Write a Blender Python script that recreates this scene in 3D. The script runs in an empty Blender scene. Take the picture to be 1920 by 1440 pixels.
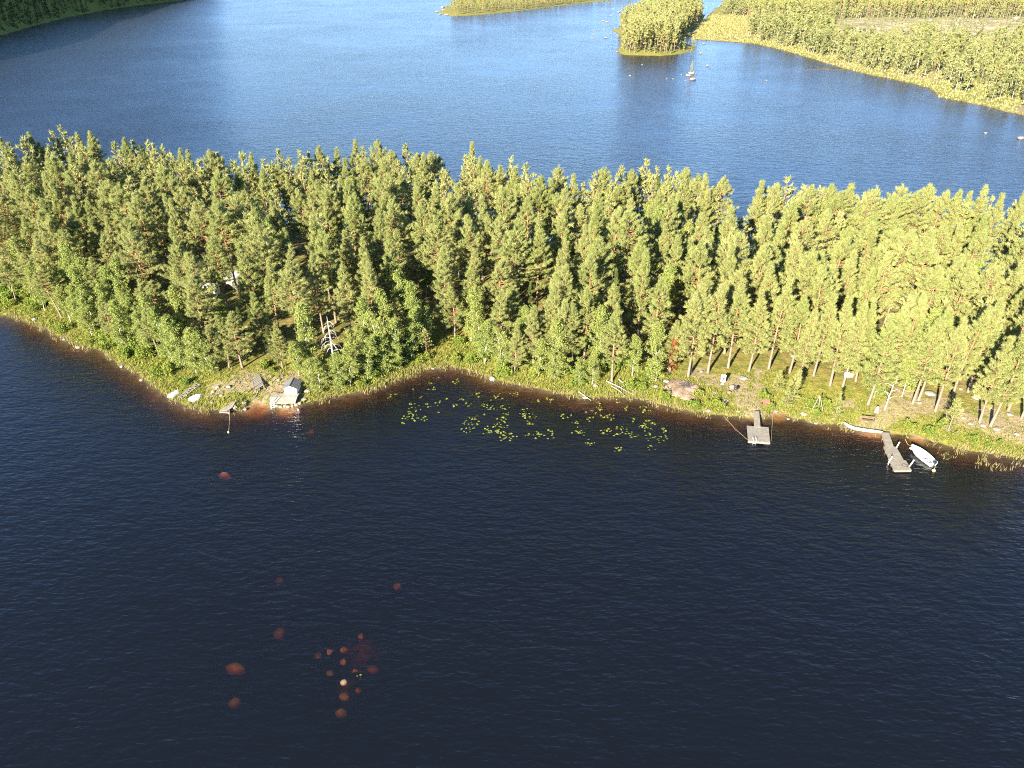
import bpy, math, random
import numpy as np
from mathutils import Vector, Matrix

rnd = random.Random(7)
RNG = np.random.default_rng(11)
scene = bpy.context.scene
COL = scene.collection

# ------------------------------------------------------------------ camera
CAM_H, PITCH, FPX = 60.0, math.radians(31.0), 1370.0
cam_data = bpy.data.cameras.new('camera')
cam_data.sensor_width = 36.0
cam_data.lens = 36.0 * FPX / 1920.0
cam_data.clip_start, cam_data.clip_end = 0.5, 12000
cam = bpy.data.objects.new('camera', cam_data)
cam.location = (0, 0, CAM_H)
cam.rotation_euler = (math.pi / 2 - PITCH, 0, 0)
COL.objects.link(cam)
scene.camera = cam

# ------------------------------------------------------------------ light
SUN_ELEV = math.radians(22.0)
SHADOW_AZ = math.radians(30.0)          # shadows run this far right of straight ahead
SUN_STRENGTH, SUN_COLOR = 5.0, (1.0, 0.89, 0.71)
SKY_STRENGTH = 0.072
EXPOSURE = 2.70
world = bpy.data.worlds.new('World')
scene.world = world
world.use_nodes = True
wn = world.node_tree
bgn = wn.nodes['Background']
sky = wn.nodes.new('ShaderNodeTexSky')
sky.sky_type = 'NISHITA'
sky.sun_disc = False
sky.sun_elevation = SUN_ELEV
sky.sun_rotation = math.radians(180) + SHADOW_AZ
sky.altitude = 100
sky.air_density, sky.dust_density, sky.ozone_density = 0.72, 0.0, 4.6
wn.links.new(sky.outputs['Color'], bgn.inputs['Color'])
bgn.inputs['Strength'].default_value = SKY_STRENGTH
sl = bpy.data.lights.new('sun', 'SUN')
sl.energy, sl.color, sl.angle = SUN_STRENGTH, SUN_COLOR, math.radians(0.5)
sun = bpy.data.objects.new('sun', sl)
ldir = Vector((math.sin(SHADOW_AZ) * math.cos(SUN_ELEV), math.cos(SHADOW_AZ) * math.cos(SUN_ELEV), -math.sin(SUN_ELEV)))
sun.rotation_euler = ldir.to_track_quat('-Z', 'Y').to_euler()
sun.location = (-200, -260, 300)
COL.objects.link(sun)
vs = scene.view_settings
vs.view_transform, vs.look, vs.gamma, vs.exposure, vs.use_curve_mapping = 'Standard', 'None', 1.0, EXPOSURE, False
scene.cycles.use_denoising = False
scene.cycles.filter_width = 1.1
scene.cycles.max_bounces = 6
scene.cycles.diffuse_bounces = 3
scene.cycles.glossy_bounces = 2
scene.cycles.transmission_bounces = 2
scene.cycles.transparent_max_bounces = 8
scene.cycles.volume_bounces = 0
scene.cycles.caustics_reflective = False
scene.cycles.caustics_refractive = False

# ------------------------------------------------------------------ projection helpers (photo measurements -> places on the ground)
FWD = np.array([0, math.cos(PITCH), -math.sin(PITCH)])
UP = np.array([0, math.sin(PITCH), math.cos(PITCH)])
def ray(u, v):
    return FWD + np.array([1., 0, 0]) * (u - 960) / FPX - UP * (v - 720) / FPX
def W(u, v, z=0.0):
    d = ray(u, v)
    t = (z - CAM_H) / d[2]
    return np.array([0, 0, CAM_H]) + d * t
def project(P):
    P = np.asarray(P, float)
    q = P - np.array([0, 0, CAM_H])
    dep = q @ FWD
    return 960 + FPX * q[..., 0] / dep, 720 - FPX * (q @ UP) / dep, dep

# ------------------------------------------------------------------ the land's outlines
NEAR = [(-200, 520), (-60, 572), (0, 590), (60, 605), (100, 625), (145, 650), (190, 658), (225, 685), (255, 700), (290, 725), (318, 747),
        (345, 761), (385, 769), (415, 772), (445, 770), (462, 766), (470, 757), (490, 754), (503, 760), (508, 766), (535, 764), (562, 760),
        (580, 755), (640, 742), (680, 735), (720, 722), (760, 705), (800, 692), (850, 689), (890, 697), (925, 714), (970, 722), (1020, 732),
        (1060, 740), (1100, 746), (1150, 746), (1180, 744), (1210, 751), (1250, 762), (1300, 772), (1350, 779), (1400, 784), (1440, 783),
        (1453, 772), (1466, 775), (1480, 784), (1520, 792), (1560, 796), (1600, 803), (1640, 809), (1668, 812), (1690, 816), (1705, 816),
        (1722, 819), (1740, 826), (1800, 842), (1850, 851), (1920, 860), (2050, 876), (2300, 905)]
SKY_PX = np.array([(-260, 262), (-60, 262), (0, 262), (30, 252), (60, 250), (120, 238), (165, 250), (205, 238), (235, 262), (260, 256), (285, 272), (315, 262),
          (350, 285), (385, 288), (430, 272), (465, 290), (520, 283), (560, 286), (600, 278), (660, 266), (700, 270), (760, 273), (795, 290), (830, 262),
          (880, 270), (915, 305), (955, 300), (985, 312), (1010, 335), (1050, 322), (1105, 312), (1135, 320), (1165, 318), (1212, 305), (1250, 318), (1290, 318),
          (1330, 330), (1385, 324), (1430, 340), (1480, 335), (1520, 350), (1560, 348), (1600, 350), (1650, 362), (1700, 355), (1745, 348), (1800, 360),
          (1850, 352), (1920, 362), (2050, 372), (2300, 395)], float)
near_w = [W(u, v, 0)[:2] for u, v in NEAR]
back_w = []
for u in range(-260, 2310, 60):
    p = W(u, np.interp(u, SKY_PX[:, 0], SKY_PX[:, 1]) + 6, 18.5)[:2]
    back_w.append(p + np.array([0, 7 + 3 * math.sin(u * .021) + 2 * math.sin(u * .053)]))
STRIP = np.array(near_w + back_w[::-1])
RIGHT = np.array([W(u, v)[:2] for u, v in [(2500, 330), (2200, 268), (2000, 232), (1920, 218), (1850, 200), (1800, 190), (1757, 183), (1745, 166), (1700, 155),
        (1640, 143), (1580, 128), (1530, 113), (1480, 98), (1420, 83), (1330, 76), (1294, 74), (1300, 60), (1318, 40), (1342, 14)]] + [(330, 1150), (330, 1500), (2200, 1500), (2200, 300)])
ISLAND = np.array([W(u, v)[:2] for u, v in [(1157, 96), (1165, 102), (1180, 104), (1240, 105), (1280, 101), (1300, 95), (1308, 87), (1290, 84), (1280, 77), (1290, 66), (1302, 54), (1316, 40), (1322, 28),
        (1290, 22), (1235, 24), (1195, 34), (1175, 48), (1146, 56), (1162, 64), (1166, 80)]])
HEAD = np.array([W(u, v)[:2] for u, v in [(822, 25), (850, 31), (900, 28), (960, 22), (1040, 12), (1100, 5), (1150, 0)]] + [(270, 1200), (60, 1200)] + [W(858, 2)[:2], W(836, 14)[:2]])
LEFT = np.array([(-335, 300), (-345, 420), (-375, 520), (-398, 590)] + [W(u, v)[:2] for u, v in [(-30, 76), (0, 68), (60, 50), (130, 32), (200, 19), (270, 9), (340, 1)]] + [(-430, 1180), (-500, 1500), (-2200, 1500), (-2200, 300)])  # first points: unseen land added to carry the shading rise

def sdf(poly, x, y):
    """signed distance to a polygon, positive inside; x, y flat arrays"""
    x = np.asarray(x, float); y = np.asarray(y, float)
    d = np.full(x.shape, 1e18); inside = np.zeros(x.shape, bool)
    n = len(poly)
    for i in range(n):
        ax, ay = poly[i]; bx, by = poly[(i + 1) % n]
        ex, ey = bx - ax, by - ay
        wx, wy = x - ax, y - ay
        t = np.clip((wx * ex + wy * ey) / (ex * ex + ey * ey + 1e-12), 0, 1)
        d = np.minimum(d, (wx - ex * t) ** 2 + (wy - ey * t) ** 2)
        c = ((ay > y) != (by > y)) & (x < ex * (y - ay) / (ey + (1e-12 if ey == 0 else 0)) + ax)
        inside ^= c
    return np.where(inside, 1, -1) * np.sqrt(d)

def wob(x, y, s, k=0.0):
    return (np.sin(x * 1.0 / s + 1.3 + k) * np.cos(y * 1.13 / s - .7 + k) + .6 * np.sin(x * 2.17 / s - y * 1.9 / s + k * 2) + .4 * np.cos(x * 4.3 / s + y * 3.7 / s + 2.1)) / 2.0

SHOALS = [(W(680, 1200)[:2], 9.5, -1.3), (W(645, 1270)[:2], 5.0, -1.0), (W(440, 1260)[:2], 7.0, -2.1), (W(530, 1180)[:2], 5.0, -2.2), (W(1235, 760)[:2], 6, -.9)]
SUNK_PX = [(525, 1180, 1.2), (442, 1245, 1.7), (441, 1312, 1.2), (645, 1278, 1.2), (646, 1301, 1), (640, 1330, 1.2), (619, 1258, 1), (666, 1256, 1), (644, 1238, 1), (645, 1213, 1), (618, 1219, 1), (597, 1225, 1), (677, 1190, 1), (745, 1095, 1.3), (524, 1084, 1.5), (421, 886, 1.8), (583, 807, 1.4), (700, 1250, 1.2), (672, 1290, 1)]
MUD = (W(1550, 128)[:2], 16.0, 5.0)
def under(s, k, deep):
    return -deep * (1 - np.exp(np.minimum(s, 0) / k))
def height(x, y, full=False):
    x = np.atleast_1d(np.asarray(x, float)); y = np.atleast_1d(np.asarray(y, float))
    s1 = sdf(STRIP, x, y) + .35 * wob(x, y, 1.1) + .25 * wob(x, y, .45, 3)
    p = np.maximum(s1, 0)
    h1 = np.where(s1 > 0, .05 + 1.3 * (1 - np.exp(-p / 5)) + .022 * np.minimum(p, 60) + .22 * wob(x, y, 5) * np.minimum(p / 6, 1), under(s1, 42, 12.0))
    out = h1
    s2 = sdf(RIGHT, x, y) + 1.5 * wob(x, y, 9); p = np.maximum(s2, 0)
    h2 = np.where(s2 > 0, .1 + .9 * (1 - np.exp(-p / 14)) + .035 * np.clip(p - 45, 0, 500) + .8 * wob(x, y, 14) * np.clip((p - 25) / 40, 0, 1), under(s2, 60, 12))
    s3 = sdf(ISLAND, x, y) + .8 * wob(x, y, 4); p = np.maximum(s3, 0)
    h3 = np.where(s3 > 0, .1 + 1.8 * (1 - np.exp(-p / 8)), under(s3, 50, 12))
    s4 = sdf(HEAD, x, y) + 1.0 * wob(x, y, 6); p = np.maximum(s4, 0)
    h4 = np.where(s4 > 0, .1 + 1.8 * (1 - np.exp(-p / 10)), under(s4, 50, 12))
    s5 = sdf(LEFT, x, y) + 1.2 * wob(x, y, 9); p = np.maximum(s5, 0)
    h5 = np.where(s5 > 0, .1 + 1.5 * (1 - np.exp(-p / 8)) + 125 * (1 - np.exp(-np.clip(p - 6, 0, None) / 62)), under(s5, 40, 12))  # unseen rise beyond the left edge, made steep to shade the far shore
    s6 = y - 1450 + 60 * wob(x, y, 160)
    h6 = np.where(s6 > 0, np.minimum(s6 * .05, 60), under(s6, 40, 12))
    out = np.max([h1, h2, h3, h4, h5, h6], axis=0)
    for (cx, cy), r, top in SHOALS:
        g = np.exp(-((x - cx) ** 2 + (y - cy) ** 2) / (r * r))
        out = np.where(out < 0, np.maximum(out, -12 + (12 + top) * g), out)
    (cx, cy), rx, ry = MUD
    q = ((x - cx) / rx) ** 2 + ((y - cy) / ry) ** 2
    out = np.where((q < 1.6) & (out < .04), np.maximum(out, .07 - .12 * q + .06 * wob(x, y, 2)), out)
    if full:
        return out, s1, s2, s3, s4, s5, s6
    return out
def G(u, v, extra=0.0):
    """where the sight line through photo point (u, v) meets the ground or the water"""
    d = ray(u, v)
    t0 = (4.0 - CAM_H) / d[2]; t1 = (0 - CAM_H) / d[2]
    t = np.linspace(t0, t1, 60)
    x, y, z = d[0] * t, d[1] * t, CAM_H + d[2] * t
    h = np.maximum(height(x, y), 0)
    i = int(np.argmax(h >= z - 1e-6))
    return np.array([x[i], y[i], h[i] + extra])
def hz(x, y):
    return float(height(x, y)[0])

# ------------------------------------------------------------------ materials
def mat(name):
    m = bpy.data.materials.new(name); m.use_nodes = True
    nt = m.node_tree; nt.nodes.clear()
    out = nt.nodes.new('ShaderNodeOutputMaterial')
    return m, nt, out
def nd(nt, kind, **kw):
    n = nt.nodes.new(kind)
    for k, v in kw.items():
        if k in n.inputs.keys() if hasattr(n.inputs, 'keys') else False:
            n.inputs[k].default_value = v
        else:
            setattr(n, k, v)
    return n
def c4(c): return (c[0], c[1], c[2], 1.0)
def mixc(nt, fac, a, b):
    n = nt.nodes.new('ShaderNodeMix'); n.data_type = 'RGBA'
    for sock, val in ((0, fac), (6, a), (7, b)):
        if isinstance(val, (int, float)): n.inputs[sock].default_value = val
        elif isinstance(val, tuple): n.inputs[sock].default_value = c4(val)
        else: nt.links.new(val, n.inputs[sock])
    return n.outputs[2]
def noise(nt, scale, detail=3, rough=.55, vec=None, dist=0):
    n = nt.nodes.new('ShaderNodeTexNoise')
    n.inputs['Scale'].default_value = scale; n.inputs['Detail'].default_value = detail
    n.inputs['Roughness'].default_value = rough; n.inputs['Distortion'].default_value = dist
    if vec is not None: nt.links.new(vec, n.inputs['Vector'])
    return n.outputs['Fac']
def ramp(nt, val, lo, hi):
    n = nt.nodes.new('ShaderNodeMapRange'); n.inputs[1].default_value = lo; n.inputs[2].default_value = hi
    nt.links.new(val, n.inputs[0]); return n.outputs[0]
def math_n(nt, op, a, b):
    n = nt.nodes.new('ShaderNodeMath'); n.operation = op
    for i, v in enumerate((a, b)):
        if isinstance(v, (int, float)): n.inputs[i].default_value = v
        else: nt.links.new(v, n.inputs[i])
    return n.outputs[0]
def objco(nt):
    return nt.nodes.new('ShaderNodeTexCoord').outputs['Object']
def geopos(nt):
    return nt.nodes.new('ShaderNodeNewGeometry').outputs['Position']

def leaf_mat(name, dark, light, var, transl=.3):
    """var: the colour that single trees drift towards"""
    m, nt, out = mat(name)
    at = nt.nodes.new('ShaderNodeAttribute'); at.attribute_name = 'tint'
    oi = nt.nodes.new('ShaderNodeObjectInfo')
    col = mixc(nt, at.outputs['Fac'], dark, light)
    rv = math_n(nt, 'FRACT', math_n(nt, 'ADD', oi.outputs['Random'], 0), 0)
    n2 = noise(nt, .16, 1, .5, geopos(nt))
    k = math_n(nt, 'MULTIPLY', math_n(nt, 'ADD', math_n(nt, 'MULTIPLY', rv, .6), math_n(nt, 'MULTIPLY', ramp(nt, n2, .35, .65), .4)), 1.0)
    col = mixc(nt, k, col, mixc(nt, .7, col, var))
    d = nt.nodes.new('ShaderNodeBsdfDiffuse'); t = nt.nodes.new('ShaderNodeBsdfTranslucent')
    nt.links.new(col, d.inputs[0]); nt.links.new(col, t.inputs[0])
    mx = nt.nodes.new('ShaderNodeMixShader'); mx.inputs[0].default_value = transl
    nt.links.new(d.outputs[0], mx.inputs[1]); nt.links.new(t.outputs[0], mx.inputs[2])
    nt.links.new(mx.outputs[0], out.inputs['Surface'])
    return m
def rough_mat(name, a, b, scale=3.0, rough=.8, spec=.25, bump=0.0, bscale=12.0, stretch=None, metallic=0.0, pos=False):
    m, nt, out = mat(name)
    p = nt.nodes.new('ShaderNodeBsdfPrincipled')
    v = geopos(nt) if pos else objco(nt)
    if stretch:
        mp = nt.nodes.new('ShaderNodeMapping'); mp.inputs['Scale'].default_value = stretch
        nt.links.new(v, mp.inputs['Vector']); v = mp.outputs[0]
    f = ramp(nt, noise(nt, scale, 5, .62, v), .32, .68)
    nt.links.new(mixc(nt, f, a, b), p.inputs['Base Color'])
    p.inputs['Roughness'].default_value = rough; p.inputs['Specular IOR Level'].default_value = spec
    p.inputs['Metallic'].default_value = metallic
    if bump:
        bn = nt.nodes.new('ShaderNodeBump'); bn.inputs['Strength'].default_value = 1; bn.inputs['Distance'].default_value = bump
        nt.links.new(noise(nt, bscale, 5, .65, v), bn.inputs['Height']); nt.links.new(bn.outputs[0], p.inputs['Normal'])
    nt.links.new(p.outputs[0], out.inputs['Surface'])
    return m
def bark_mat(name, low, high, patch, scale=2.5):
    """tint 0 at the foot of the trunk, 1 at its top: pine bark turns from grey brown to orange"""
    m, nt, out = mat(name)
    at = nt.nodes.new('ShaderNodeAttribute'); at.attribute_name = 'tint'
    n = noise(nt, scale, 4, .6, objco(nt))
    col = mixc(nt, at.outputs['Fac'], low, high)
    col = mixc(nt, math_n(nt, 'MULTIPLY', ramp(nt, n, .5, .64), .8), col, patch)
    p = nt.nodes.new('ShaderNodeBsdfPrincipled'); p.inputs['Roughness'].default_value = .85; p.inputs['Specular IOR Level'].default_value = .15
    nt.links.new(col, p.inputs['Base Color']); nt.links.new(p.outputs[0], out.inputs['Surface'])
    return m

M = {}
M['pine'] = leaf_mat('pine_needles', (.185, .205, .072), (.300, .345, .112), (.350, .345, .145), .50)
M['spruce'] = leaf_mat('spruce_needles', (.045, .072, .026), (.11, .14, .042), (.10, .12, .03), .35)
M['birch'] = leaf_mat('birch_leaves', (.135, .185, .048), (.245, .295, .082), (.27, .28, .085), .48)
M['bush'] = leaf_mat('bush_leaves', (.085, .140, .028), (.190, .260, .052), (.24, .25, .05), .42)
M['hazy_birch'] = leaf_mat('hazy_birch_leaves', (.110, .135, .048), (.260, .280, .115), (.31, .28, .12), .46)  # distant birch leaves, paled so their colour carries the haze of the air
M['sedge'] = leaf_mat('sedge', (.150, .150, .050), (.250, .235, .095), (.26, .22, .10), .35)
M['rust'] = leaf_mat('dry_needles', (.17, .07, .025), (.27, .12, .04), (.2, .1, .04), .3)
M['grass'] = leaf_mat('grass_blades', (.090, .130, .024), (.185, .215, .048), (.21, .19, .06), .38)
M['reed'] = leaf_mat('reed_stalks', (.16, .14, .055), (.30, .25, .13), (.2, .2, .06), .3)
M['lily'] = leaf_mat('lily_pads', (.11, .16, .025), (.20, .23, .05), (.2, .2, .04), .1)
M['pinebark'] = bark_mat('pine_bark', (.135, .112, .088), (.26, .125, .055), (.17, .11, .07))
M['birchbark'] = bark_mat('birch_bark', (.38, .36, .31), (.44, .41, .34), (.10, .09, .08), 3.0)
M['sprucebark'] = bark_mat('spruce_bark', (.13, .10, .08), (.16, .11, .08), (.1, .08, .06))
M['deadwood'] = rough_mat('bleached_wood', (.22, .21, .195), (.33, .315, .29), 4, .8)
M['granite'] = rough_mat('granite', (.125, .115, .10), (.25, .235, .21), 1.8, .85, .2, .05, 5)
M['granite_dark'] = rough_mat('shore_stone', (.13, .11, .09), (.25, .215, .18), 2.2, .85, .2, .05, 5)
M['redstone'] = rough_mat('sunken_stone', (.11, .080, .052), (.21, .155, .10), 1.5, .9, .1, .05, 4)
M['wood'] = rough_mat('weathered_boards', (.140, .128, .106), (.215, .200, .170), 2, .8, .2, .01, 20, (1, 1, 1))
M['palewood'] = rough_mat('pale_boards', (.130, .117, .094), (.190, .174, .142), 2, .75, .2, .01, 20)
M['brownwood'] = rough_mat('brown_boards', (.09, .06, .04), (.17, .12, .08), 3, .8, .2, .01, 20)
M['darkwood'] = rough_mat('tarred_post', (.05, .04, .035), (.10, .08, .065), 3, .8)
M['white'] = rough_mat('white_paint', (.70, .70, .68), (.82, .82, .80), 1.5, .5, .35)
M['hull'] = rough_mat('white_hull', (.70, .72, .70), (.82, .83, .80), .8, .35, .45)
M['greyhull'] = rough_mat('mossy_hull', (.52, .55, .46), (.72, .73, .66), 1.6, .6, .3)
M['teal'] = rough_mat('hull_lower', (.40, .50, .47), (.55, .62, .58), 1.0, .5, .3)
M['roof'] = rough_mat('roof_felt', (.085, .085, .082), (.14, .14, .135), 2, .9, .15)
M['red'] = rough_mat('red_paint', (.40, .075, .055), (.52, .12, .09), 2, .6, .3)
M['black'] = rough_mat('black_metal', (.012, .012, .015), (.03, .03, .035), 3, .45, .4)
M['glass'] = rough_mat('dark_glass', (.02, .03, .035), (.03, .04, .05), 1, .1, .5)
M['cell'] = rough_mat('solar_cells', (.018, .021, .030), (.032, .036, .048), 6, .5, .08)
M['metal'] = rough_mat('galvanised_metal', (.45, .45, .44), (.6, .6, .58), 4, .45, .5, metallic=.6)
M['yellow'] = rough_mat('yellow_buoy', (.62, .42, .10), (.72, .52, .2), 3, .5, .4)
M['rope'] = rough_mat('rope', (.34, .24, .12), (.44, .32, .18), 8, .9)
M['ash'] = rough_mat('ash_and_soil', (.13, .08, .05), (.30, .235, .185), .9, .95, .1, .12, 6)
M['char'] = rough_mat('charred_wood', (.03, .028, .026), (.10, .09, .085), 3, .95)

# ------------------------------------------------------------------ mesh helpers
def new_mesh(name, V, F, mats, mi=None, tint=None, smooth=False):
    """V (N,3); F (M,3) triangles as an array, or a list of polygons"""
    me = bpy.data.meshes.new(name)
    V = np.asarray(V, np.float32)
    if isinstance(F, np.ndarray):
        n, k = F.shape
        me.vertices.add(len(V)); me.vertices.foreach_set('co', V.ravel())
        me.loops.add(n * k); me.loops.foreach_set('vertex_index', F.astype(np.int32).ravel())
        me.polygons.add(n); me.polygons.foreach_set('loop_start', np.arange(0, n * k, k, dtype=np.int32))
        me.update(calc_edges=True)
    else:
        me.from_pydata(V.tolist(), [], F); me.update()
    for m in mats: me.materials.append(m)
    if mi is not None and len(mats) > 1: me.polygons.foreach_set('material_index', np.asarray(mi, np.int32))
    a = me.attributes.new('tint', 'FLOAT', 'POINT')
    t = np.full(len(V), .5, np.float32) if tint is None else np.asarray(tint, np.float32)
    a.data.foreach_set('value', t)
    if smooth: me.polygons.foreach_set('use_smooth', np.ones(len(me.polygons), bool))
    return me
def link(name, me, parent=None, loc=None, rz=0.0):
    o = bpy.data.objects.new(name, me); COL.objects.link(o)
    if parent is not None: o.parent = parent
    if loc is not None: o.location = loc
    if rz: o.rotation_euler = (0, 0, rz)
    return o
def tag(o, label=None, cat=None, group=None, kind=None):
    if label: o['label'] = label
    if cat: o['category'] = cat
    if group: o['group'] = group
    if kind: o['kind'] = kind
    return o
def thing(name, label, cat, loc, rz=0.0, group=None):
    o = link(name, None, None, loc, rz); o.empty_display_size = .3
    return tag(o, label, cat, group)

class MB:
    """collects boxes, tubes and plates for ONE mesh"""
    def __init__(s): s.v = []; s.f = []; s.mi = []
    def add(s, vs, fs, mi=0):
        b = len(s.v); s.v += [tuple(map(float, q)) for q in vs]
        s.f += [tuple(b + i for i in q) for q in fs]; s.mi += [mi] * len(fs); return s
    def box(s, c, d, R=None, mi=0):
        hx, hy, hz_ = d[0] / 2, d[1] / 2, d[2] / 2
        pts = [Vector((x * hx, y * hy, z * hz_)) for x, y, z in ((-1, -1, -1), (1, -1, -1), (1, 1, -1), (-1, 1, -1), (-1, -1, 1), (1, -1, 1), (1, 1, 1), (-1, 1, 1))]
        if R is not None: pts = [R @ q for q in pts]
        pts = [q + Vector(c) for q in pts]
        return s.add(pts, [(0, 3, 2, 1), (4, 5, 6, 7), (0, 1, 5, 4), (1, 2, 6, 5), (2, 3, 7, 6), (3, 0, 4, 7)], mi)
    def bar(s, a, b, w, h=None, mi=0):
        a, b = Vector(a), Vector(b); d = b - a
        R = d.to_track_quat('X', 'Z').to_matrix()
        return s.box((a + b) / 2, (d.length, w, h or w), R, mi)
    def slab(s, q, thick, mi=0):
        """four top corners in order, thickness downwards"""
        t = [Vector(p) for p in q]; b = [p - Vector((0, 0, thick)) for p in t]
        n = (t[1] - t[0]).cross(t[2] - t[0])
        fs = [(0, 1, 2, 3), (7, 6, 5, 4), (0, 4, 5, 1), (1, 5, 6, 2), (2, 6, 7, 3), (3, 7, 4, 0)]
        if n.z < 0: fs = [f[::-1] for f in fs]
        return s.add(t + b, fs, mi)
    def tube(s, pts, rad, n=8, mi=0, cap=True):
        pts = [Vector(p) for p in pts]; rr = rad if isinstance(rad, (list, tuple)) else [rad] * len(pts)
        vs = []
        for i, p in enumerate(pts):
            d = (pts[min(i + 1, len(pts) - 1)] - pts[max(i - 1, 0)]).normalized()
            u = d.orthogonal().normalized(); w = d.cross(u)
            if i and abs(prev.dot(d)) < .99:
                u = (prev - d * prev.dot(d)).normalized(); w = d.cross(u)
            prev = u
            for k in range(n):
                a = 2 * math.pi * k / n
                vs.append(p + (u * math.cos(a) + w * math.sin(a)) * rr[i])
        fs = []
        for i in range(len(pts) - 1):
            for k in range(n):
                fs.append((i * n + k, i * n + (k + 1) % n, (i + 1) * n + (k + 1) % n, (i + 1) * n + k))
        if cap: fs += [tuple(range(n))[::-1], tuple((len(pts) - 1) * n + k for k in range(n))]
        return s.add(vs, fs, mi)
    def lathe(s, prof, n=16, c=(0, 0, 0), mi=0):
        vs, fs = [], []
        for r, z in prof:
            for k in range(n):
                a = 2 * math.pi * k / n; vs.append((c[0] + r * math.cos(a), c[1] + r * math.sin(a), c[2] + z))
        for i in range(len(prof) - 1):
            for k in range(n): fs.append((i * n + k, i * n + (k + 1) % n, (i + 1) * n + (k + 1) % n, (i + 1) * n + k))
        fs += [tuple(range(n))[::-1], tuple((len(prof) - 1) * n + k for k in range(n))]
        return s.add(vs, fs, mi)
    def obj(s, name, m, parent=None, loc=None, rz=0.0, smooth=False, kind=None):
        ms = m if isinstance(m, (list, tuple)) else [m]
        o = link(name, new_mesh(name, s.v, s.f, ms, s.mi, None, smooth), parent, loc, rz)
        if kind: o['kind'] = kind
        return o

# ------------------------------------------------------------------ ground sheet
xs = np.unique(np.round(np.concatenate([np.linspace(-4200, -600, 37), np.arange(-600, -150, 7.0), np.arange(-150, 195, 1.1), np.arange(195, 620, 4.0), np.linspace(620, 4200, 50)]), 3))
ys = np.unique(np.round(np.concatenate([np.linspace(-3000, 20, 22), np.arange(20, 72, 1.1), np.arange(72, 216, 1.0), np.arange(216, 480, 3.5), np.arange(480, 1160, 7.0), np.linspace(1160, 5200, 60)]), 3))
gx, gy = np.meshgrid(xs, ys)
fx, fy = gx.ravel(), gy.ravel()
H, S1, S2, S3, S4, S5, S6 = height(fx, fy, True)
nx, ny = len(xs), len(ys)
idx = np.arange(nx * ny).reshape(ny, nx)
quads = np.stack([idx[:-1, :-1].ravel(), idx[:-1, 1:].ravel(), idx[1:, 1:].ravel(), idx[1:, :-1].ravel()], 1)
gme = new_mesh('ground', np.stack([fx, fy, H], 1), quads, [], smooth=True)
# what covers the soil where: moss and turf, bare dirt, forest floor, lake bed
DIRT = [((470, 715), 4.2), ((500, 735), 3.6), ((545, 712), 3.0), ((520, 722), 3.2), ((418, 728), 3.0), ((400, 738), 1.6), ((1392, 735), 3.0), ((1402, 752), 2.8), ((1420, 705), 1.5), ((1421, 724), 1.6), ((1422, 690), 1.3), ((1415, 770), 2.0), ((1380, 716), 2.6),
        ((1665, 775), 2.6), ((1655, 792), 2.4), ((1630, 800), 2.2), ((1690, 765), 3.0), ((1730, 762), 3.2), ((1760, 755), 3.0), ((1800, 778), 3.0), ((1835, 792), 3.4), ((1880, 800), 4.0), ((1925, 808), 5.0), ((1980, 815), 6), ((1860, 775), 2.5), ((1700, 740), 3.0), ((1590, 760), 2.0), ((1310, 700), 2.6), ((1340, 716), 2.2), ((560, 742), 1.6), ((482, 764), 2.2), ((1458, 780), 1.3), ((1722, 822), 1.2), ((1640, 812), 1.2), ((540, 768), 1.6)]
dirt_w = [(G(u, v), r) for (u, v), r in DIRT]
def dirt_at(x, y):
    d = np.zeros(np.shape(x))
    for p, r in dirt_w: d = np.maximum(d, np.exp(-((x - p[0]) ** 2 + (y - p[1]) ** 2) / (r * r)))
    return d
near_mask = (fx > -150) & (fx < 195) & (fy > 72) & (fy < 216)
D = np.zeros(len(fx)); D[near_mask] = dirt_at(fx[near_mask], fy[near_mask])
zone = np.zeros((len(fx), 4), np.float32); zone[:, 3] = 1
zone[:, 0] = np.clip(D * 1.05, 0, 1)
for (cx_, cy_), r_, t_ in SHOALS[:2]: zone[:, 0] = np.maximum(zone[:, 0], .75 * np.exp(-((fx - cx_) ** 2 + (fy - cy_) ** 2) / (r_ * .8) ** 2))
zone[:, 1] = np.clip((S1 - 7) / 10, 0, 1)                                   # forest floor
marsh = np.clip(1 - np.abs(S2 - 12) / 26, 0, 1) * (S2 > 0)
zone[:, 2] = np.maximum.reduce([marsh, np.clip(S2 / 20, 0, 1) * .75, np.clip(S3, 0, 1) * .3, np.clip(S4, 0, 1) * .3])
zu_, zv_, _ = project(np.stack([fx, fy, H], 1)); zone[:, 3] = np.where((S2 > 20) & (fy > 300), np.clip((zu_ - 1540) / 60, 0, 1) * np.clip((zv_ - 30) / 8, 0, 1) * np.clip((86 - zv_) / 12, 0, 1), 0)
ca = gme.attributes.new('zone', 'FLOAT_COLOR', 'POINT'); ca.data.foreach_set('color', zone.ravel())
m, nt, out = mat('ground')
P = geopos(nt)
za = nt.nodes.new('ShaderNodeAttribute'); za.attribute_name = 'zone'
sp = nt.nodes.new('ShaderNodeSeparateColor'); nt.links.new(za.outputs['Color'], sp.inputs[0])
sz = nt.nodes.new('ShaderNodeSeparateXYZ'); nt.links.new(P, sz.inputs[0])
n_s, n_m, n_l, n_f = noise(nt, .9, 5, .65, P), noise(nt, .22, 4, .6, P), noise(nt, .05, 3, .5, P), noise(nt, 4.0, 4, .7, P)
turf = mixc(nt, ramp(nt, n_s, .38, .62), (.090, .105, .018), (.175, .150, .030))
turf = mixc(nt, ramp(nt, n_f, .55, .72), turf, (.20, .17, .06))
forest = mixc(nt, ramp(nt, n_s, .4, .62), (.075, .078, .020), (.16, .125, .045))
forest = mixc(nt, ramp(nt, n_m, .52, .64), forest, (.19, .145, .055))
dirt = mixc(nt, ramp(nt, n_f, .35, .65), (.135, .104, .056), (.235, .190, .120))
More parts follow.
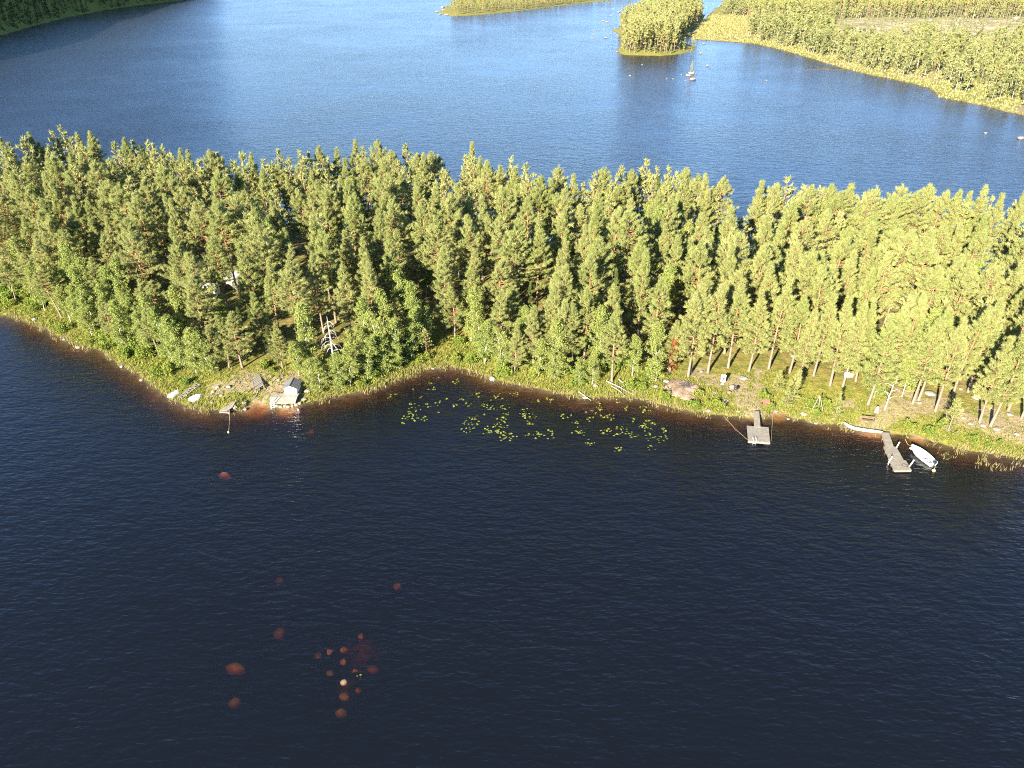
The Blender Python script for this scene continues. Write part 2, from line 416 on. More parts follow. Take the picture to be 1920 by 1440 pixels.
dirt = mixc(nt, ramp(nt, n_s, .58, .68), dirt, (.16, .15, .04))
marshc = mixc(nt, ramp(nt, n_m, .38, .62), (.100, .110, .030), (.165, .162, .060))
marshc = mixc(nt, ramp(nt, n_s, .5, .7), marshc, (.10, .12, .03))
marshc = mixc(nt, ramp(nt, noise(nt, .03, 4, .6, P), .52, .62), marshc, (.17, .14, .085))
bed = mixc(nt, ramp(nt, n_m, .35, .65), (.026, .019, .012), (.060, .043, .027))
bed = mixc(nt, ramp(nt, n_s, .5, .7), bed, (.025, .018, .012))
bed = mixc(nt, ramp(nt, sp.outputs['Red'], .25, .75), bed, (.20, .135, .075))
c = mixc(nt, sp.outputs['Green'], turf, forest)
c = mixc(nt, sp.outputs['Blue'], c, marshc)
dry = mixc(nt, ramp(nt, noise(nt, .12, 5, .65, P), .4, .6), (.13, .125, .050), (.30, .25, .17))
c = mixc(nt, za.outputs['Alpha'], c, dry)
dd = math_n(nt, 'ADD', sp.outputs['Red'], math_n(nt, 'MULTIPLY', math_n(nt, 'SUBTRACT', n_s, .5), 2.6))
c = mixc(nt, math_n(nt, 'MULTIPLY', ramp(nt, dd, .50, .80), ramp(nt, sp.outputs['Red'], .02, .1)), c, dirt)
c = mixc(nt, ramp(nt, sz.outputs['Z'], .10, .02), c, bed)
b = nt.nodes.new('ShaderNodeBsdfPrincipled'); b.inputs['Roughness'].default_value = .95; b.inputs['Specular IOR Level'].default_value = .1
nt.links.new(c, b.inputs['Base Color'])
bm_ = nt.nodes.new('ShaderNodeBump'); bm_.inputs['Distance'].default_value = .25
nt.links.new(math_n(nt, 'ADD', n_s, math_n(nt, 'MULTIPLY', n_f, .5)), bm_.inputs['Height']); nt.links.new(bm_.outputs[0], b.inputs['Normal'])
nt.links.new(b.outputs[0], out.inputs['Surface'])
gme.materials.append(m)
tag(link('ground', gme), kind='structure')

# ------------------------------------------------------------------ the lake
m, nt, out = mat('lake_water')
P = geopos(nt)
def wavy(rot, sx, sy, sc, det, rough=.5, dist=.0):
    mp = nt.nodes.new('ShaderNodeMapping'); mp.inputs['Rotation'].default_value = (0, 0, math.radians(rot)); mp.inputs['Scale'].default_value = (sx, sy, 1)
    nt.links.new(P, mp.inputs['Vector'])
    return noise(nt, sc, det, rough, mp.outputs[0], dist)
w1 = wavy(13, .36, 1.0, 1.5, 2, .5, .35)
w2 = wavy(-11, .5, 1.0, 2.9, 2, .5, .3)
w3 = wavy(30, .6, 1.0, .42, 2, .5, .2)
patch = ramp(nt, noise(nt, .012, 3, .55, P, .6), .32, .68)
patch2 = ramp(nt, noise(nt, .045, 2, .5, P, .8), .3, .7)
calm = math_n(nt, 'ADD', .45, math_n(nt, 'ADD', math_n(nt, 'MULTIPLY', patch, .75), math_n(nt, 'MULTIPLY', patch2, .35)))
hsum = math_n(nt, 'ADD', math_n(nt, 'MULTIPLY', w1, .17), math_n(nt, 'ADD', math_n(nt, 'MULTIPLY', w2, .085), math_n(nt, 'MULTIPLY', w3, .20)))
bn = nt.nodes.new('ShaderNodeBump'); bn.inputs['Distance'].default_value = .85; bn.inputs['Strength'].default_value = 1.0
nt.links.new(math_n(nt, 'MULTIPLY', hsum, calm), bn.inputs['Height'])
# Schlick reflectance off the rippled normal (the same from both sides, since rays are not bent at the surface)
ge = nt.nodes.new('ShaderNodeNewGeometry')
dt = nt.nodes.new('ShaderNodeVectorMath'); dt.operation = 'DOT_PRODUCT'; nt.links.new(ge.outputs['Incoming'], dt.inputs[0]); nt.links.new(bn.outputs[0], dt.inputs[1])
ca_ = math_n(nt, 'MINIMUM', math_n(nt, 'ABSOLUTE', dt.outputs['Value'], 0), 1.0)
# mean reflectance of a wind roughened surface (slope spread .11): lower than a mirror's at grazing angles
refl = math_n(nt, 'ADD', .021, math_n(nt, 'MULTIPLY', math_n(nt, 'POWER', math_n(nt, 'SUBTRACT', 1.0, ca_), 3.72), .979 / 1.83))
gl = nt.nodes.new('ShaderNodeBsdfGlossy'); gl.inputs['Roughness'].default_value = .18; gl.inputs['Color'].default_value = (1, 1, 1, 1); nt.links.new(bn.outputs[0], gl.inputs['Normal'])
tr = nt.nodes.new('ShaderNodeBsdfTransparent')
# where the bed lies too deep to be seen, the peaty water body itself: a dark, faintly scattering brown
db = nt.nodes.new('ShaderNodeBsdfDiffuse'); db.inputs['Color'].default_value = (.0034, .0042, .0056, 1)
cl_ = nt.nodes.new('ShaderNodeAttribute'); cl_.attribute_name = 'shallow'
nt.links.new(cl_.outputs['Fac'], tr.inputs['Color'])
under_ = nt.nodes.new('ShaderNodeAddShader'); nt.links.new(db.outputs[0], under_.inputs[0]); nt.links.new(tr.outputs[0], under_.inputs[1])
mx = nt.nodes.new('ShaderNodeMixShader'); nt.links.new(refl, mx.inputs[0]); nt.links.new(under_.outputs[0], mx.inputs[1]); nt.links.new(gl.outputs[0], mx.inputs[2])
nt.links.new(mx.outputs[0], out.inputs['Surface'])
va = nt.nodes.new('ShaderNodeVolumeAbsorption')
ABS = (.55, .95, 1.6)
va.inputs['Color'].default_value = (1 - ABS[0] / ABS[2], 1 - ABS[1] / ABS[2], 0, 1); va.inputs['Density'].default_value = ABS[2]
nt.links.new(va.outputs[0], out.inputs['Volume'])
wx, wy = np.unique(np.append(xs[::2], xs[-1])), np.unique(np.append(ys[::2], ys[-1]))
wgx, wgy = np.meshgrid(wx, wy); ax_, ay_ = wgx.ravel(), wgy.ravel(); wd = -height(ax_, ay_)
ix = np.arange(len(ax_)).reshape(len(wy), len(wx))
top = np.stack([ix[:-1, :-1].ravel(), ix[:-1, 1:].ravel(), ix[1:, 1:].ravel(), ix[1:, :-1].ravel()], 1)
rim = np.concatenate([ix[0, :-1], ix[:-1, -1], ix[-1, :0:-1], ix[:0:-1, 0]])
nb_ = len(ax_); low = nb_ + np.arange(len(rim)); nx_ = np.roll(np.arange(len(rim)), -1)
sides_ = np.stack([rim, low, low[nx_], rim[nx_]], 1)
Vw = np.concatenate([np.stack([ax_, ay_, np.zeros(nb_)], 1), np.stack([ax_[rim], ay_[rim], np.full(len(rim), -13.0)], 1)])
c0, c1, c2, c3 = [nb_ + k for k in (0, len(wx) - 1, len(wx) + len(wy) - 2, 2 * len(wx) + len(wy) - 3)]
wme = bpy.data.meshes.new('lake_water')
wme.from_pydata(Vw.tolist(), [], top.tolist() + sides_.tolist() + [list(reversed(low.tolist()))]); wme.update(); wme.materials.append(m)
at_ = wme.attributes.new('shallow', 'FLOAT', 'POINT')
shal = np.clip(1 - (wd - 1.1) / 1.2, 0, 1)
for u_, v_, r_ in SUNK_PX:
    sx_, sy_ = W(u_, v_)[:2]
    shal = np.maximum(shal, np.clip(1.6 * np.exp(-((ax_ - sx_) ** 2 + (ay_ - sy_) ** 2) / (1.3 * r_) ** 2), 0, 1))
at_.data.foreach_set('value', np.concatenate([shal, np.zeros(len(rim))]).astype(np.float32))
tag(link('lake_water', wme), kind='structure')

# ------------------------------------------------------------------ plants
def tri_blades(C, Dv, L, Wd, rng):
    """one triangle per blade: base centre C, direction Dv, length L, width Wd"""
    n = len(C)
    R = rng.normal(size=(n, 3)); S = np.cross(Dv, R); S /= np.linalg.norm(S, axis=1, keepdims=True) + 1e-9
    a = C - S * Wd[:, None] / 2; b_ = C + S * Wd[:, None] / 2; t = C + Dv * L[:, None]
    V = np.stack([a, b_, t], 1).reshape(-1, 3); F = np.arange(3 * n).reshape(n, 3)
    return V, F
def unit(a): return a / (np.linalg.norm(a, axis=-1, keepdims=True) + 1e-9)
def tube_np(pts, rad, n):
    pts = np.asarray(pts, float); k = len(pts)
    d = unit(np.gradient(pts, axis=0)); ref = np.array([1., 0, 0]) if abs(d[0][0]) < .8 else np.array([0, 1., 0])
    u = unit(np.cross(d, ref)); w = np.cross(d, u)
    a = np.arange(n) * 2 * np.pi / n
    V = (pts[:, None] + (u[:, None] * np.cos(a)[None, :, None] + w[:, None] * np.sin(a)[None, :, None]) * np.asarray(rad)[:, None, None]).reshape(-1, 3)
    F = []
    for i in range(k - 1):
        for j in range(n):
            p, q, r, s = i * n + j, i * n + (j + 1) % n, (i + 1) * n + (j + 1) % n, (i + 1) * n + j
            F += [(p, q, r), (p, r, s)]
    return V, np.array(F)
def join(parts):
    V, F, Mi, T, b = [], [], [], [], 0
    for v, f, mi, t in parts:
        V.append(v); F.append(f + b); Mi.append(np.full(len(f), mi)); T.append(np.broadcast_to(t, (len(v),)) if np.ndim(t) < 2 else t); b += len(v)
    return np.concatenate(V), np.concatenate(F), np.concatenate(Mi), np.concatenate(T)

def conifer(seed, H, R, cb, nb, tufts, blades, bl, bw, kind='pine', segs=7, sides=6, stubs=5):
    """returns (trunk parts, crown parts); materials: crown 0 needles, 1 bark"""
    r = np.random.default_rng(seed)
    lean = r.normal(0, .022, 2) * H; zt = np.linspace(0, 1, segs)
    bow = r.normal(0, .012, 2) * H
    def axis(t):
        t = np.asarray(t)[..., None]
        return np.concatenate([lean * t ** 1.4 + bow * np.sin(t * np.pi), t * H], -1)
    r0 = H * (.0105 if kind == 'pine' else .010)
    pe = r.uniform(.55, .92); rad = r0 * (1 - zt) ** .75 + .025; rad[0] *= 1.25
    tv, tf = tube_np(axis(zt), rad, sides)
    tt = np.repeat(np.clip((zt - .22) * 2.2, 0, 1), sides)
    trunk = [(tv, tf, 0, tt)]
    crown = []
    t = cb + (1 - cb) * (np.sort(r.random(nb)) ** .9); t[-4:] = [.955, .97, .985, .995]
    s = (t - cb) / (1 - cb)
    az = np.cumsum(r.normal(2.4, .5, nb))
    if kind == 'pine':
        prof = np.clip((1 - s) ** pe * (.74 + .36 * np.minimum(s / .25, 1)), .12, 1.2) * r.uniform(.62, 1.18, nb)
        elev = np.radians(-6 + 50 * s + r.normal(0, 9, nb))
    else:
        prof = np.clip((1 - s) ** .9, .03, 1) * r.uniform(.85, 1.12, nb)
        elev = np.radians(-22 + 55 * s ** 2 + r.normal(0, 5, nb))
    # lopsided crowns: limbs reach further to one side, some sectors thin out
    prof = prof * (1 + .22 * np.cos(az - r.uniform(0, 6.28)))
    L = R * prof
    d = np.stack([np.cos(az) * np.cos(elev), np.sin(az) * np.cos(elev), np.sin(elev)], 1)
    base = axis(t)
    Cs, Ds, Ls, Ts = [], [], [], []
    for i in range(nb):
        rise = (.16 if kind == 'pine' else .10) * L[i]
        pts = np.array([base[i], base[i] + d[i] * L[i] * .55, base[i] + d[i] * L[i] + np.array([0, 0, rise])])
        if L[i] > .7:
            bv, bf = tube_np(pts, [max(.012, .022 * L[i] ** .8 + .01), .02 + .006 * L[i], .012], 3)
            crown.append((bv, bf, 1, .75))
        nt_ = max(2, int(round(tufts * (.35 + .65 * min(L[i] / R, 1)))))
        q = r.uniform(.32, 1.0, nt_) ** .8
        side = np.array([-d[i][1], d[i][0], 0]); side /= np.linalg.norm(side) + 1e-9
        fan = r.normal(0, .30, nt_) * L[i] * (1.12 - q) * (1.0 if kind == 'pine' else .75)
        c = base[i] + d[i] * (L[i] * q)[:, None] + side * fan[:, None]
        c[:, 2] += rise * q * q + (r.normal(.05, .10, nt_) if kind == 'pine' else r.normal(-.05, .06, nt_))
        dirb = unit(d[i] * .75 + side * np.sign(fan)[:, None] * .5 + np.array([0, 0, 1.0 if kind == 'pine' else -.05]) + r.normal(0, .2, (nt_, 3)))
        tt_ = np.clip(.18 + .5 * q + r.normal(0, .18, nt_), 0, 1)
        Cs.append(np.repeat(c, blades, 0)); Ds.append(np.repeat(dirb, blades, 0)); Ts.append(np.repeat(tt_, blades))
    C = np.concatenate(Cs); Dv = np.concatenate(Ds); T = np.concatenate(Ts)
    n = len(C)
    Dv = unit(Dv + r.normal(0, .50 if kind == 'pine' else .5, (n, 3)))
    C = C + r.normal(0, .09, (n, 3)) - Dv * bl * .25
    V, F = tri_blades(C, Dv, bl * r.uniform(.7, 1.3, n), bw * r.uniform(.7, 1.3, n), r)
    crown.append((V, F, 0, np.repeat(np.clip(T + r.normal(0, .12, n), 0, 1), 3)))
    if kind == 'pine':      # dry stubs below the crown
        for k in range(stubs):
            t0 = r.uniform(cb * .55, cb); a = r.uniform(0, 6.28); ln = r.uniform(.5, 1.3)
            p0 = axis(t0); p1 = p0 + np.array([math.cos(a), math.sin(a), r.uniform(-.2, .15)]) * ln
            bv, bf = tube_np(np.array([p0, (p0 + p1) / 2 + [0, 0, .06], p1]), [.028, .02, .012], 3)
            trunk.append((bv, bf, 0, .2))
    return trunk, crown

def birch(seed, H, R, cb, nb, clumps, leaves, ls, multi=1):
    r = np.random.default_rng(seed)
    trunk, crown = [], []
    for s_ in range(multi):
        off = r.normal(0, .25, 2) * (multi > 1); lean = r.normal(0, .05, 2) * H * (1 if multi == 1 else 2.2)
        zt = np.linspace(0, 1, 7); Hs = H * (1 if s_ == 0 else r.uniform(.7, .95))
        def axis(t):
            t = np.asarray(t)[..., None]
            return np.concatenate([off + lean * t ** 1.3 + .012 * H * np.sin(t * 5 + seed), t * Hs], -1)
        rad = H * .0068 * (1 - zt) ** .8 + .018
        sd_ = 6 if nb > 20 else 3; tv, tf = tube_np(axis(zt), rad, sd_); trunk.append((tv, tf, 0, np.repeat(zt, sd_)))
        k = nb // multi
        t = cb + (1 - cb) * r.random(k) ** .85; s = (t - cb) / (1 - cb)
        az = r.uniform(0, 6.28, k); el = np.radians(18 + 42 * s + r.normal(0, 12, k))
        prof = np.sin(np.pi * np.clip(.18 + .80 * s, 0, 1)) ** .7 * r.uniform(.6, 1.15, k)
        L = R * prof + .25; d = np.stack([np.cos(az) * np.cos(el), np.sin(az) * np.cos(el), np.sin(el)], 1); base = axis(t)
        for i in range(k):
            if L[i] > .8:
                bv, bf = tube_np(np.array([base[i], base[i] + d[i] * L[i] * .5 + [0, 0, .05], base[i] + d[i] * L[i]]), [.028, .018, .008], 3)
                crown.append((bv, bf, 1, .6))
            q = r.uniform(.35, 1.05, clumps); c = base[i] + d[i] * (L[i] * q)[:, None] + r.normal(0, .22, (clumps, 3)) * (.5 + L[i] * .25)
            c[:, 2] -= .12 * q * L[i]
            n = clumps * leaves
            cc = np.repeat(c, leaves, 0) + r.normal(0, .17, (n, 3)); dv = unit(r.normal(0, 1, (n, 3)) + [0, 0, .15])
            V, F = tri_blades(cc, dv, ls * r.uniform(.7, 1.35, n), ls * .85 * r.uniform(.7, 1.3, n), r)
            tn = np.repeat(np.clip(.25 + .45 * q + r.normal(0, .15, clumps), 0, 1), leaves)
            crown.append((V, F, 0, np.repeat(np.clip(tn + r.normal(0, .14, n), 0, 1), 3)))
    return trunk, crown

def shrub(seed, w, h, lobes, n, ls):
    r = np.random.default_rng(seed); parts = []
    for k in range(lobes):
        a, q = r.uniform(0, 6.28), r.uniform(0, .75) ** .7
        c = np.array([math.cos(a) * q * w * .5, math.sin(a) * q * w * .5, h * r.uniform(.25, .62)])
        m_ = n // lobes
        p = unit(r.normal(0, 1, (m_, 3))) * (r.uniform(.45, 1.0, m_) ** .5)[:, None] * np.array([w * .26, w * .26, h * .40]) * r.uniform(.7, 1.2)
        p = c + p; p[:, 2] = np.abs(p[:, 2])
        dv = unit(unit(p - c) * .5 + r.normal(0, .8, (m_, 3)) + [0, 0, .5])
        V, F = tri_blades(p, dv, ls * r.uniform(.7, 1.4, m_), ls * .75 * r.uniform(.7, 1.3, m_), r)
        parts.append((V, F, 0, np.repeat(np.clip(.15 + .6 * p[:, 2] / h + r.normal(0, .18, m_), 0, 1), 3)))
    for k in range(6):
        a = r.uniform(0, 6.28); p1 = np.array([math.cos(a) * w * .3, math.sin(a) * w * .3, h * .7])
        bv, bf = tube_np(np.array([[0, 0, -.05], p1 * .5 + [0, 0, .1], p1]), [.03, .02, .008], 3); parts.append((bv, bf, 1, .3))
    return parts

def tree_meshes(name, tr, cr, leaf, bark):
    v, f, mi, t = join(tr); tm = new_mesh(name + '_trunk', v, f, [bark], None, t, True)
    v, f, mi, t = join(cr); cm = new_mesh(name + '_crown', v, f, [leaf, bark], mi, t)
    return tm, cm

PINES, PINES_LOW, FAR = [], [], {'pine': [], 'birch': [], 'spruce': []}
for k in range(14):
    Hh = 17.0; R = [3.1, 3.9, 2.8, 4.1, 3.0, 3.6, 2.6, 3.9, 4.3, 3.3, 2.5, 3.9, 3.3, 3.0][k]; cb = [.30, .42, .24, .45, .28, .5, .2, .36, .46, .3, .24, .5, .38, .18][k]
    tr, cr = conifer(100 + k, Hh, R, cb, int(70 + 50 * (1 - cb)), 15, 17, .46, .062)
    PINES.append(tree_meshes('pine', tr, cr, M['pine'], M['pinebark']) + (R, cb))
for k in range(6):
    tr, cr = conifer(200 + k, 17.0, [3.0, 3.5, 3.2, 3.7, 2.9, 3.4][k], [.35, .42, .3, .45, .36, .32][k], 40, 6, 6, .76, .22, segs=5, sides=5)
    PINES_LOW.append(([(v, f, 1, t) for v, f, mi, t in tr] + cr))
SPRUCES = []
for k in range(3):
    tr, cr = conifer(300 + k, 14.0, [1.9, 1.6, 2.1][k], .10, 110, 9, 6, .36, .10, 'spruce')
    SPRUCES.append(tree_meshes('spruce', tr, cr, M['spruce'], M['sprucebark']))
YOUNG = []
for k in range(4):
    tr, cr = conifer(340 + k, 4.2, [.95, 1.1, .85, 1.2][k], .10, 40, 7, 6, .30, .06)
    YOUNG.append(tree_meshes('young_pine', tr, cr, M['pine'], M['pinebark']))
BIRCHES = []
for k in range(6):
    tr, cr = birch(400 + k, 11.0, [2.0, 1.7, 2.3, 1.6, 2.1, 1.9][k], [.12, .18, .08, .2, .1, .15][k], 74, 9, 10, .22, 1 if k < 4 else 2)
    BIRCHES.append(tree_meshes('birch', tr, cr, M['birch'], M['birchbark']))
SHRUBS = []
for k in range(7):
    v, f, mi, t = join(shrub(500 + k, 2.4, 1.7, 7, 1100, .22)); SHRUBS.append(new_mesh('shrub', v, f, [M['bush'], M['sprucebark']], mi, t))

# ------------------------------------------------------------------ where the trees of the spit stand
trees = []      # dicts: kind, x, y, z, h, rz, var, px
def add_tree(kind, x, y, h, var=None, note=None):
    z = hz(x, y) - .08
    trees.append(dict(kind=kind, x=x, y=y, z=z, h=h, rz=rnd.uniform(0, 6.28), var=var, note=note))
def sky_limit(x, y, z, h, slack=2):
    u, v, _ = project((x, y, z + h)); return v - np.interp(u, SKY_PX[:, 0], SKY_PX[:, 1]) + slack
GAPS = [(770, 470, 14), (562, 465, 12), (820, 560, 14), (842, 635, 16), (1403, 460, 9), (1190, 592, 9), (480, 590, 10), (396, 533, 8), (402, 552, 7), (425, 560, 6), (1404, 597, 6), (1395, 500, 7), (622, 615, 24), (1200, 610, 8),
        (480, 715, 24), (540, 715, 24), (360, 735, 30), (420, 730, 30), (1357, 706, 12), (1280, 728, 30), (1375, 735, 22), (1420, 735, 30), (1418, 700, 8), (1440, 757, 14), (1588, 698, 8), (1626, 788, 20), (1655, 790, 20), (1690, 765, 18), (1740, 742, 18), (1835, 745, 22), (1862, 747, 8), (1810, 790, 22), (1860, 800, 22), (1590, 735, 20), (1500, 690, 12), (1450, 680, 10), (1320, 710, 16), (1560, 705, 12)]
def in_gap(x, y, z, h, cb=.35, r=1.0):
    for t in (cb, cb + .2, cb + .4, .85, .97):
        if t > 1: continue
        u, v, dep = project((x, y, z + h * t)); rr = FPX / dep * r * (1 if t < .9 else .5)
        for gu, gv, gr in GAPS:
            if (u - gu) ** 2 + (v - gv) ** 2 < (gr + rr) ** 2: return True
    return False
# pines and birches whose foot or top the photograph shows: (foot u, foot v, height, kind)
EXPL = [(1290, 706, 14, 'pine'), (1294, 701, 15, 'pine'), (1327, 699, 15, 'pine'), (1404, 696, 13.5, 'pine'), (1441, 692, 15.5, 'pine'), (1556, 724, 15, 'pine'), (1580, 725, 14, 'pine'),
        (1604, 716, 13, 'pine'), (1627, 760, 14.5, 'pine'), (1711, 757, 14, 'pine'), (1722, 751, 15, 'pine'), (1753, 772, 15, 'pine'), (1836, 793, 14, 'pine'), (1857, 799, 15.5, 'pine'), (1599, 702, 13, 'pine'),
        (1147, 716, 13, 'pine'), (1195, 637, 16, 'pine'), (1183, 612, 16, 'pine'), (1095, 676, 13, 'pine'), (1072, 686, 11, 'pine'), (1033, 677, 13, 'pine'), (836, 622, 15, 'pine'), (1254, 698, 9, 'pine'),
        (1228, 714, 9.5, 'birch'), (1365, 690, 14, 'pine'), (1480, 700, 13, 'pine'), (1500, 712, 12, 'pine'), (1525, 705, 14, 'pine'), (1655, 735, 14, 'pine'), (1680, 720, 15, 'pine'), (1785, 745, 15, 'pine'), (1815, 735, 15, 'pine'), (1890, 770, 15, 'pine'), (1915, 785, 15.5, 'pine'), (1950, 800, 15, 'pine'),
        (755, 622, 12, 'birch'), (745, 690, 9, 'birch'), (725, 700, 7.5, 'birch'), (715, 690, 9.5, 'birch'), (690, 712, 7, 'birch'), (660, 720, 7.5, 'birch'), (640, 730, 6, 'birch'), (600, 735, 7, 'birch'), (585, 728, 8, 'birch'), (620, 722, 5.5, 'birch'), (770, 668, 8.5, 'birch'), (795, 655, 8, 'birch'),
        (885, 640, 10, 'birch'), (900, 660, 9, 'birch'), (940, 690, 7, 'birch'), (980, 690, 8, 'birch'), (1010, 705, 6.5, 'birch'), (1050, 705, 9.5, 'birch'), (1110, 720, 5, 'birch'), (1085, 722, 4.5, 'birch'), (1040, 712, 5, 'birch'), (965, 700, 8.5, 'pine'), (1000, 690, 11, 'pine'), (940, 670, 12, 'pine'), (1055, 690, 12, 'pine'),
        (370, 700, 8, 'birch'), (430, 690, 9, 'pine'), (455, 690, 10, 'pine'), (410, 695, 8, 'pine'), (395, 700, 7.5, 'birch'), (345, 690, 9, 'birch'), (562, 704, 6, 'birch'), (530, 690, 8, 'pine'), (500, 660, 11, 'pine'), (480, 650, 8, 'spruce'), (512, 680, 7, 'spruce'), (465, 670, 9, 'spruce'),
        (1705, 735, 13, 'birch'), (1690, 745, 8, 'birch'), (1640, 745, 6, 'birch')]
for u, v, h, k in EXPL:
    p = G(u, v); add_tree(k, p[0], p[1], h, note='foot seen')
# the tops along the skyline
for u, v in SKY_PX:
    if -40 < u < 2000:
        p = W(u, v, 19.2); h = 19.2 - max(hz(p[0], p[1]), 0) + .08
        if sdf(STRIP, p[:1], p[1:2])[0] > 3: add_tree('pine', p[0], p[1], h, note='skyline')
for (u, v), (u2, v2) in zip(SKY_PX[:-1], SKY_PX[1:]):
    if -40 < u < 1990:
        for f_, dv_ in ((.5, 0), (.2, 14), (.8, 16)):
            um = u + (u2 - u) * f_; vm = v + (v2 - v) * f_ + dv_ + rnd.uniform(6, 16); tz_ = 18.2 - dv_ * .12; p = W(um, vm, tz_); h = tz_ - max(hz(p[0], p[1]), 0) + .08
            if sdf(STRIP, p[:1], p[1:2])[0] > 3: add_tree('pine', p[0], p[1], h, note='wood')
for u, v, hh in [(388, 284, 17), (1075, 315, 15), (1235, 322, 16), (905, 300, 17), (450, 288, 15), (1345, 335, 15), (262, 262, 18), (800, 290, 16), (1510, 345, 15)]:
    p = W(u, v, hh + 2); add_tree('spruce', p[0], p[1], hh, note='skyline')
# the wood between them
allx = np.array([t['x'] for t in trees]); ally = np.array([t['y'] for t in trees])
pl = [(t['x'], t['y']) for t in trees]
bx0, bx1, by0, by1 = -150, 190, 90, 225
cand = RNG.uniform([bx0, by0], [bx1, by1], (26000, 2))
cs = sdf(STRIP, cand[:, 0], cand[:, 1])
pz = height(cand[:, 0], cand[:, 1])
cu, cv, _ = project(np.stack([cand[:, 0], cand[:, 1], pz], 1))
grid = {}
def near_ok(x, y, d):
    gi, gj = int(x // 4), int(y // 4)
    for i in range(gi - 1, gi + 2):
        for j in range(gj - 1, gj + 2):
            for a, b2 in grid.get((i, j), ()):
                if (a - x) ** 2 + (b2 - y) ** 2 < d * d: return False
    return True
for x, y in pl: grid.setdefault((int(x // 4), int(y // 4)), []).append((x, y))
for (x, y), s, z, u, v in zip(cand, cs, pz, cu, cv):
    if s < 2.2 or u < -190 or u > 2120: continue
    if 1215 < u < 1640 and s < 8: continue
    if u >= 1640 and s < 7 + 5 * math.sin(u * .11) ** 2: continue
    q = rnd.random(); left = u < 330
    if s < 9:
        if not left and not (580 < u < 1215): continue
        kind = 'birch' if q < .62 else 'pine'; h = rnd.uniform(4.0, 7.5) + s * .45; dmin = 2.6
        if left: h = rnd.uniform(4.5, 8.5) + s * .5
    else:
        kind = 'pine' if q < .90 else ('spruce' if q < .945 else 'birch')
        h = rnd.uniform(14.0, 18.2) if kind == 'pine' else rnd.uniform(9, 14)
        if s < 22: h *= .80 + .2 * (s - 9) / 13
        dmin = 4.15 + .5 * math.sin(x * .19 + 2) * math.cos(y * .23)
    if not near_ok(x, y, dmin): continue
    lim = sky_limit(x, y, z, h, -6)
    if lim < 0:
        while h > 10 and sky_limit(x, y, z, h, -6) < 0: h -= .5
        if h <= 10: continue
    if s > 20 and wob(x, y, 9, 4) > .62: continue
    if in_gap(x, y, z, h, .35 if kind == 'pine' else .15): continue
    add_tree(kind, x, y, h, note='wood')
    grid.setdefault((int(x // 4), int(y // 4)), []).append((x, y))

# the snag and the camper stand in sunny openings: nothing tall sunward of them
for (u_, v_), keep_, half in (((629, 690), 2.6, 2.6), ((398, 560), .6, 1.8)):
    b_ = G(u_, v_)
    for t in trees:
        dx, dy = t['x'] - b_[0], t['y'] - b_[1]; al = -dx * math.sin(SHADOW_AZ) - dy * math.cos(SHADOW_AZ); pe_ = abs(-dx * math.cos(SHADOW_AZ) + dy * math.sin(SHADOW_AZ))
        if -.5 < al < 26 and pe_ < half: t['h'] = min(t['h'], max(2.5, keep_ + al * .40))
# how much of each tree shows: a coarse depth-sorted count
BW, BH = 480, 360
buf = np.full((BH, BW), -1, np.int32)
order = sorted(range(len(trees)), key=lambda i: -trees[i]['y'])
for i in order:
    t = trees[i]
    rad = (2.0 if t['kind'] != 'birch' else 1.7) * t['h'] / 15
    u0, v0, dep = project((t['x'], t['y'], t['z'] + t['h'])); u1, v1, _ = project((t['x'], t['y'], t['z'] + t['h'] * .35))
    t['u'], t['v'] = float(u0), float(v0)
    rr = rad * FPX / dep / 4; cx, cy, hy_ = (u0 + u1) / 8, (v0 + v1) / 8, abs(v1 - v0) / 8 + 1
    a0, a1, b0, b1 = int(max(cx - rr, 0)), int(min(cx + rr + 1, BW)), int(max(cy - hy_, 0)), int(min(cy + hy_ + 1, BH))
    if a1 <= a0 or b1 <= b0: continue
    X, Y = np.meshgrid(np.arange(a0, a1), np.arange(b0, b1))
    wid = rr * np.clip((Y - (cy - hy_)) / hy_, .15, 1)
    mk = (np.abs(X - cx) < wid)
    buf[b0:b1, a0:a1][mk] = i
vis = np.bincount(buf[buf >= 0].ravel(), minlength=len(trees))
for i, t in enumerate(trees): t['vis'] = int(vis[i]) + (4 if t['note'] == 'foot seen' else 0)

ORD = ['first', 'second', 'third', 'fourth', 'fifth', 'sixth', 'seventh', 'eighth', 'ninth', 'tenth', 'eleventh', 'twelfth', 'thirteenth', 'fourteenth', 'fifteenth', 'sixteenth', 'seventeenth', 'eighteenth', 'nineteenth', 'twentieth']
MARKS = [(110, 'the left edge'), (250, 'the bushy left slope'), (410, 'the upturned dinghies'), (545, 'the white hut'), (650, 'the bleached snag'), (790, 'the dark clearing'), (930, 'the white bay boulder'),
         (1060, 'the lily pad bay'), (1190, 'the fallen branches'), (1300, 'the burnt brush heap'), (1430, 'the square jetty'), (1560, 'the white board'), (1670, 'the long jetty'), (1790, 'the moored white boat'), (1930, 'the right edge')]
def mark(u):
    return min(MARKS, key=lambda m_: abs(m_[0] - u))[1]
def row_of(t):
    s = sdf(STRIP, [t['x']], [t['y']])[0]; ub = sky_limit(t['x'], t['y'], t['z'], t['h'], 0)
    if s < 14: return 'front row'
    if ub < 22: return 'back row'
    return 'middle rows' if s > 26 else 'second row'
KIND_WORD = {'pine': 'pine', 'birch': 'birch', 'spruce': 'spruce'}
def size_word(t):
    if t['kind'] == 'pine': return 'tall' if t['h'] > 16 else ('medium' if t['h'] > 12 else 'short')
    if t['kind'] == 'birch': return 'tall' if t['h'] > 10 else 'small'
    return 'dark pointed'
pines_sorted = sorted([t for t in trees if t['kind'] == 'pine'], key=lambda t: -t['vis'])
single = [t for t in pines_sorted if t['vis'] > 0][:296]
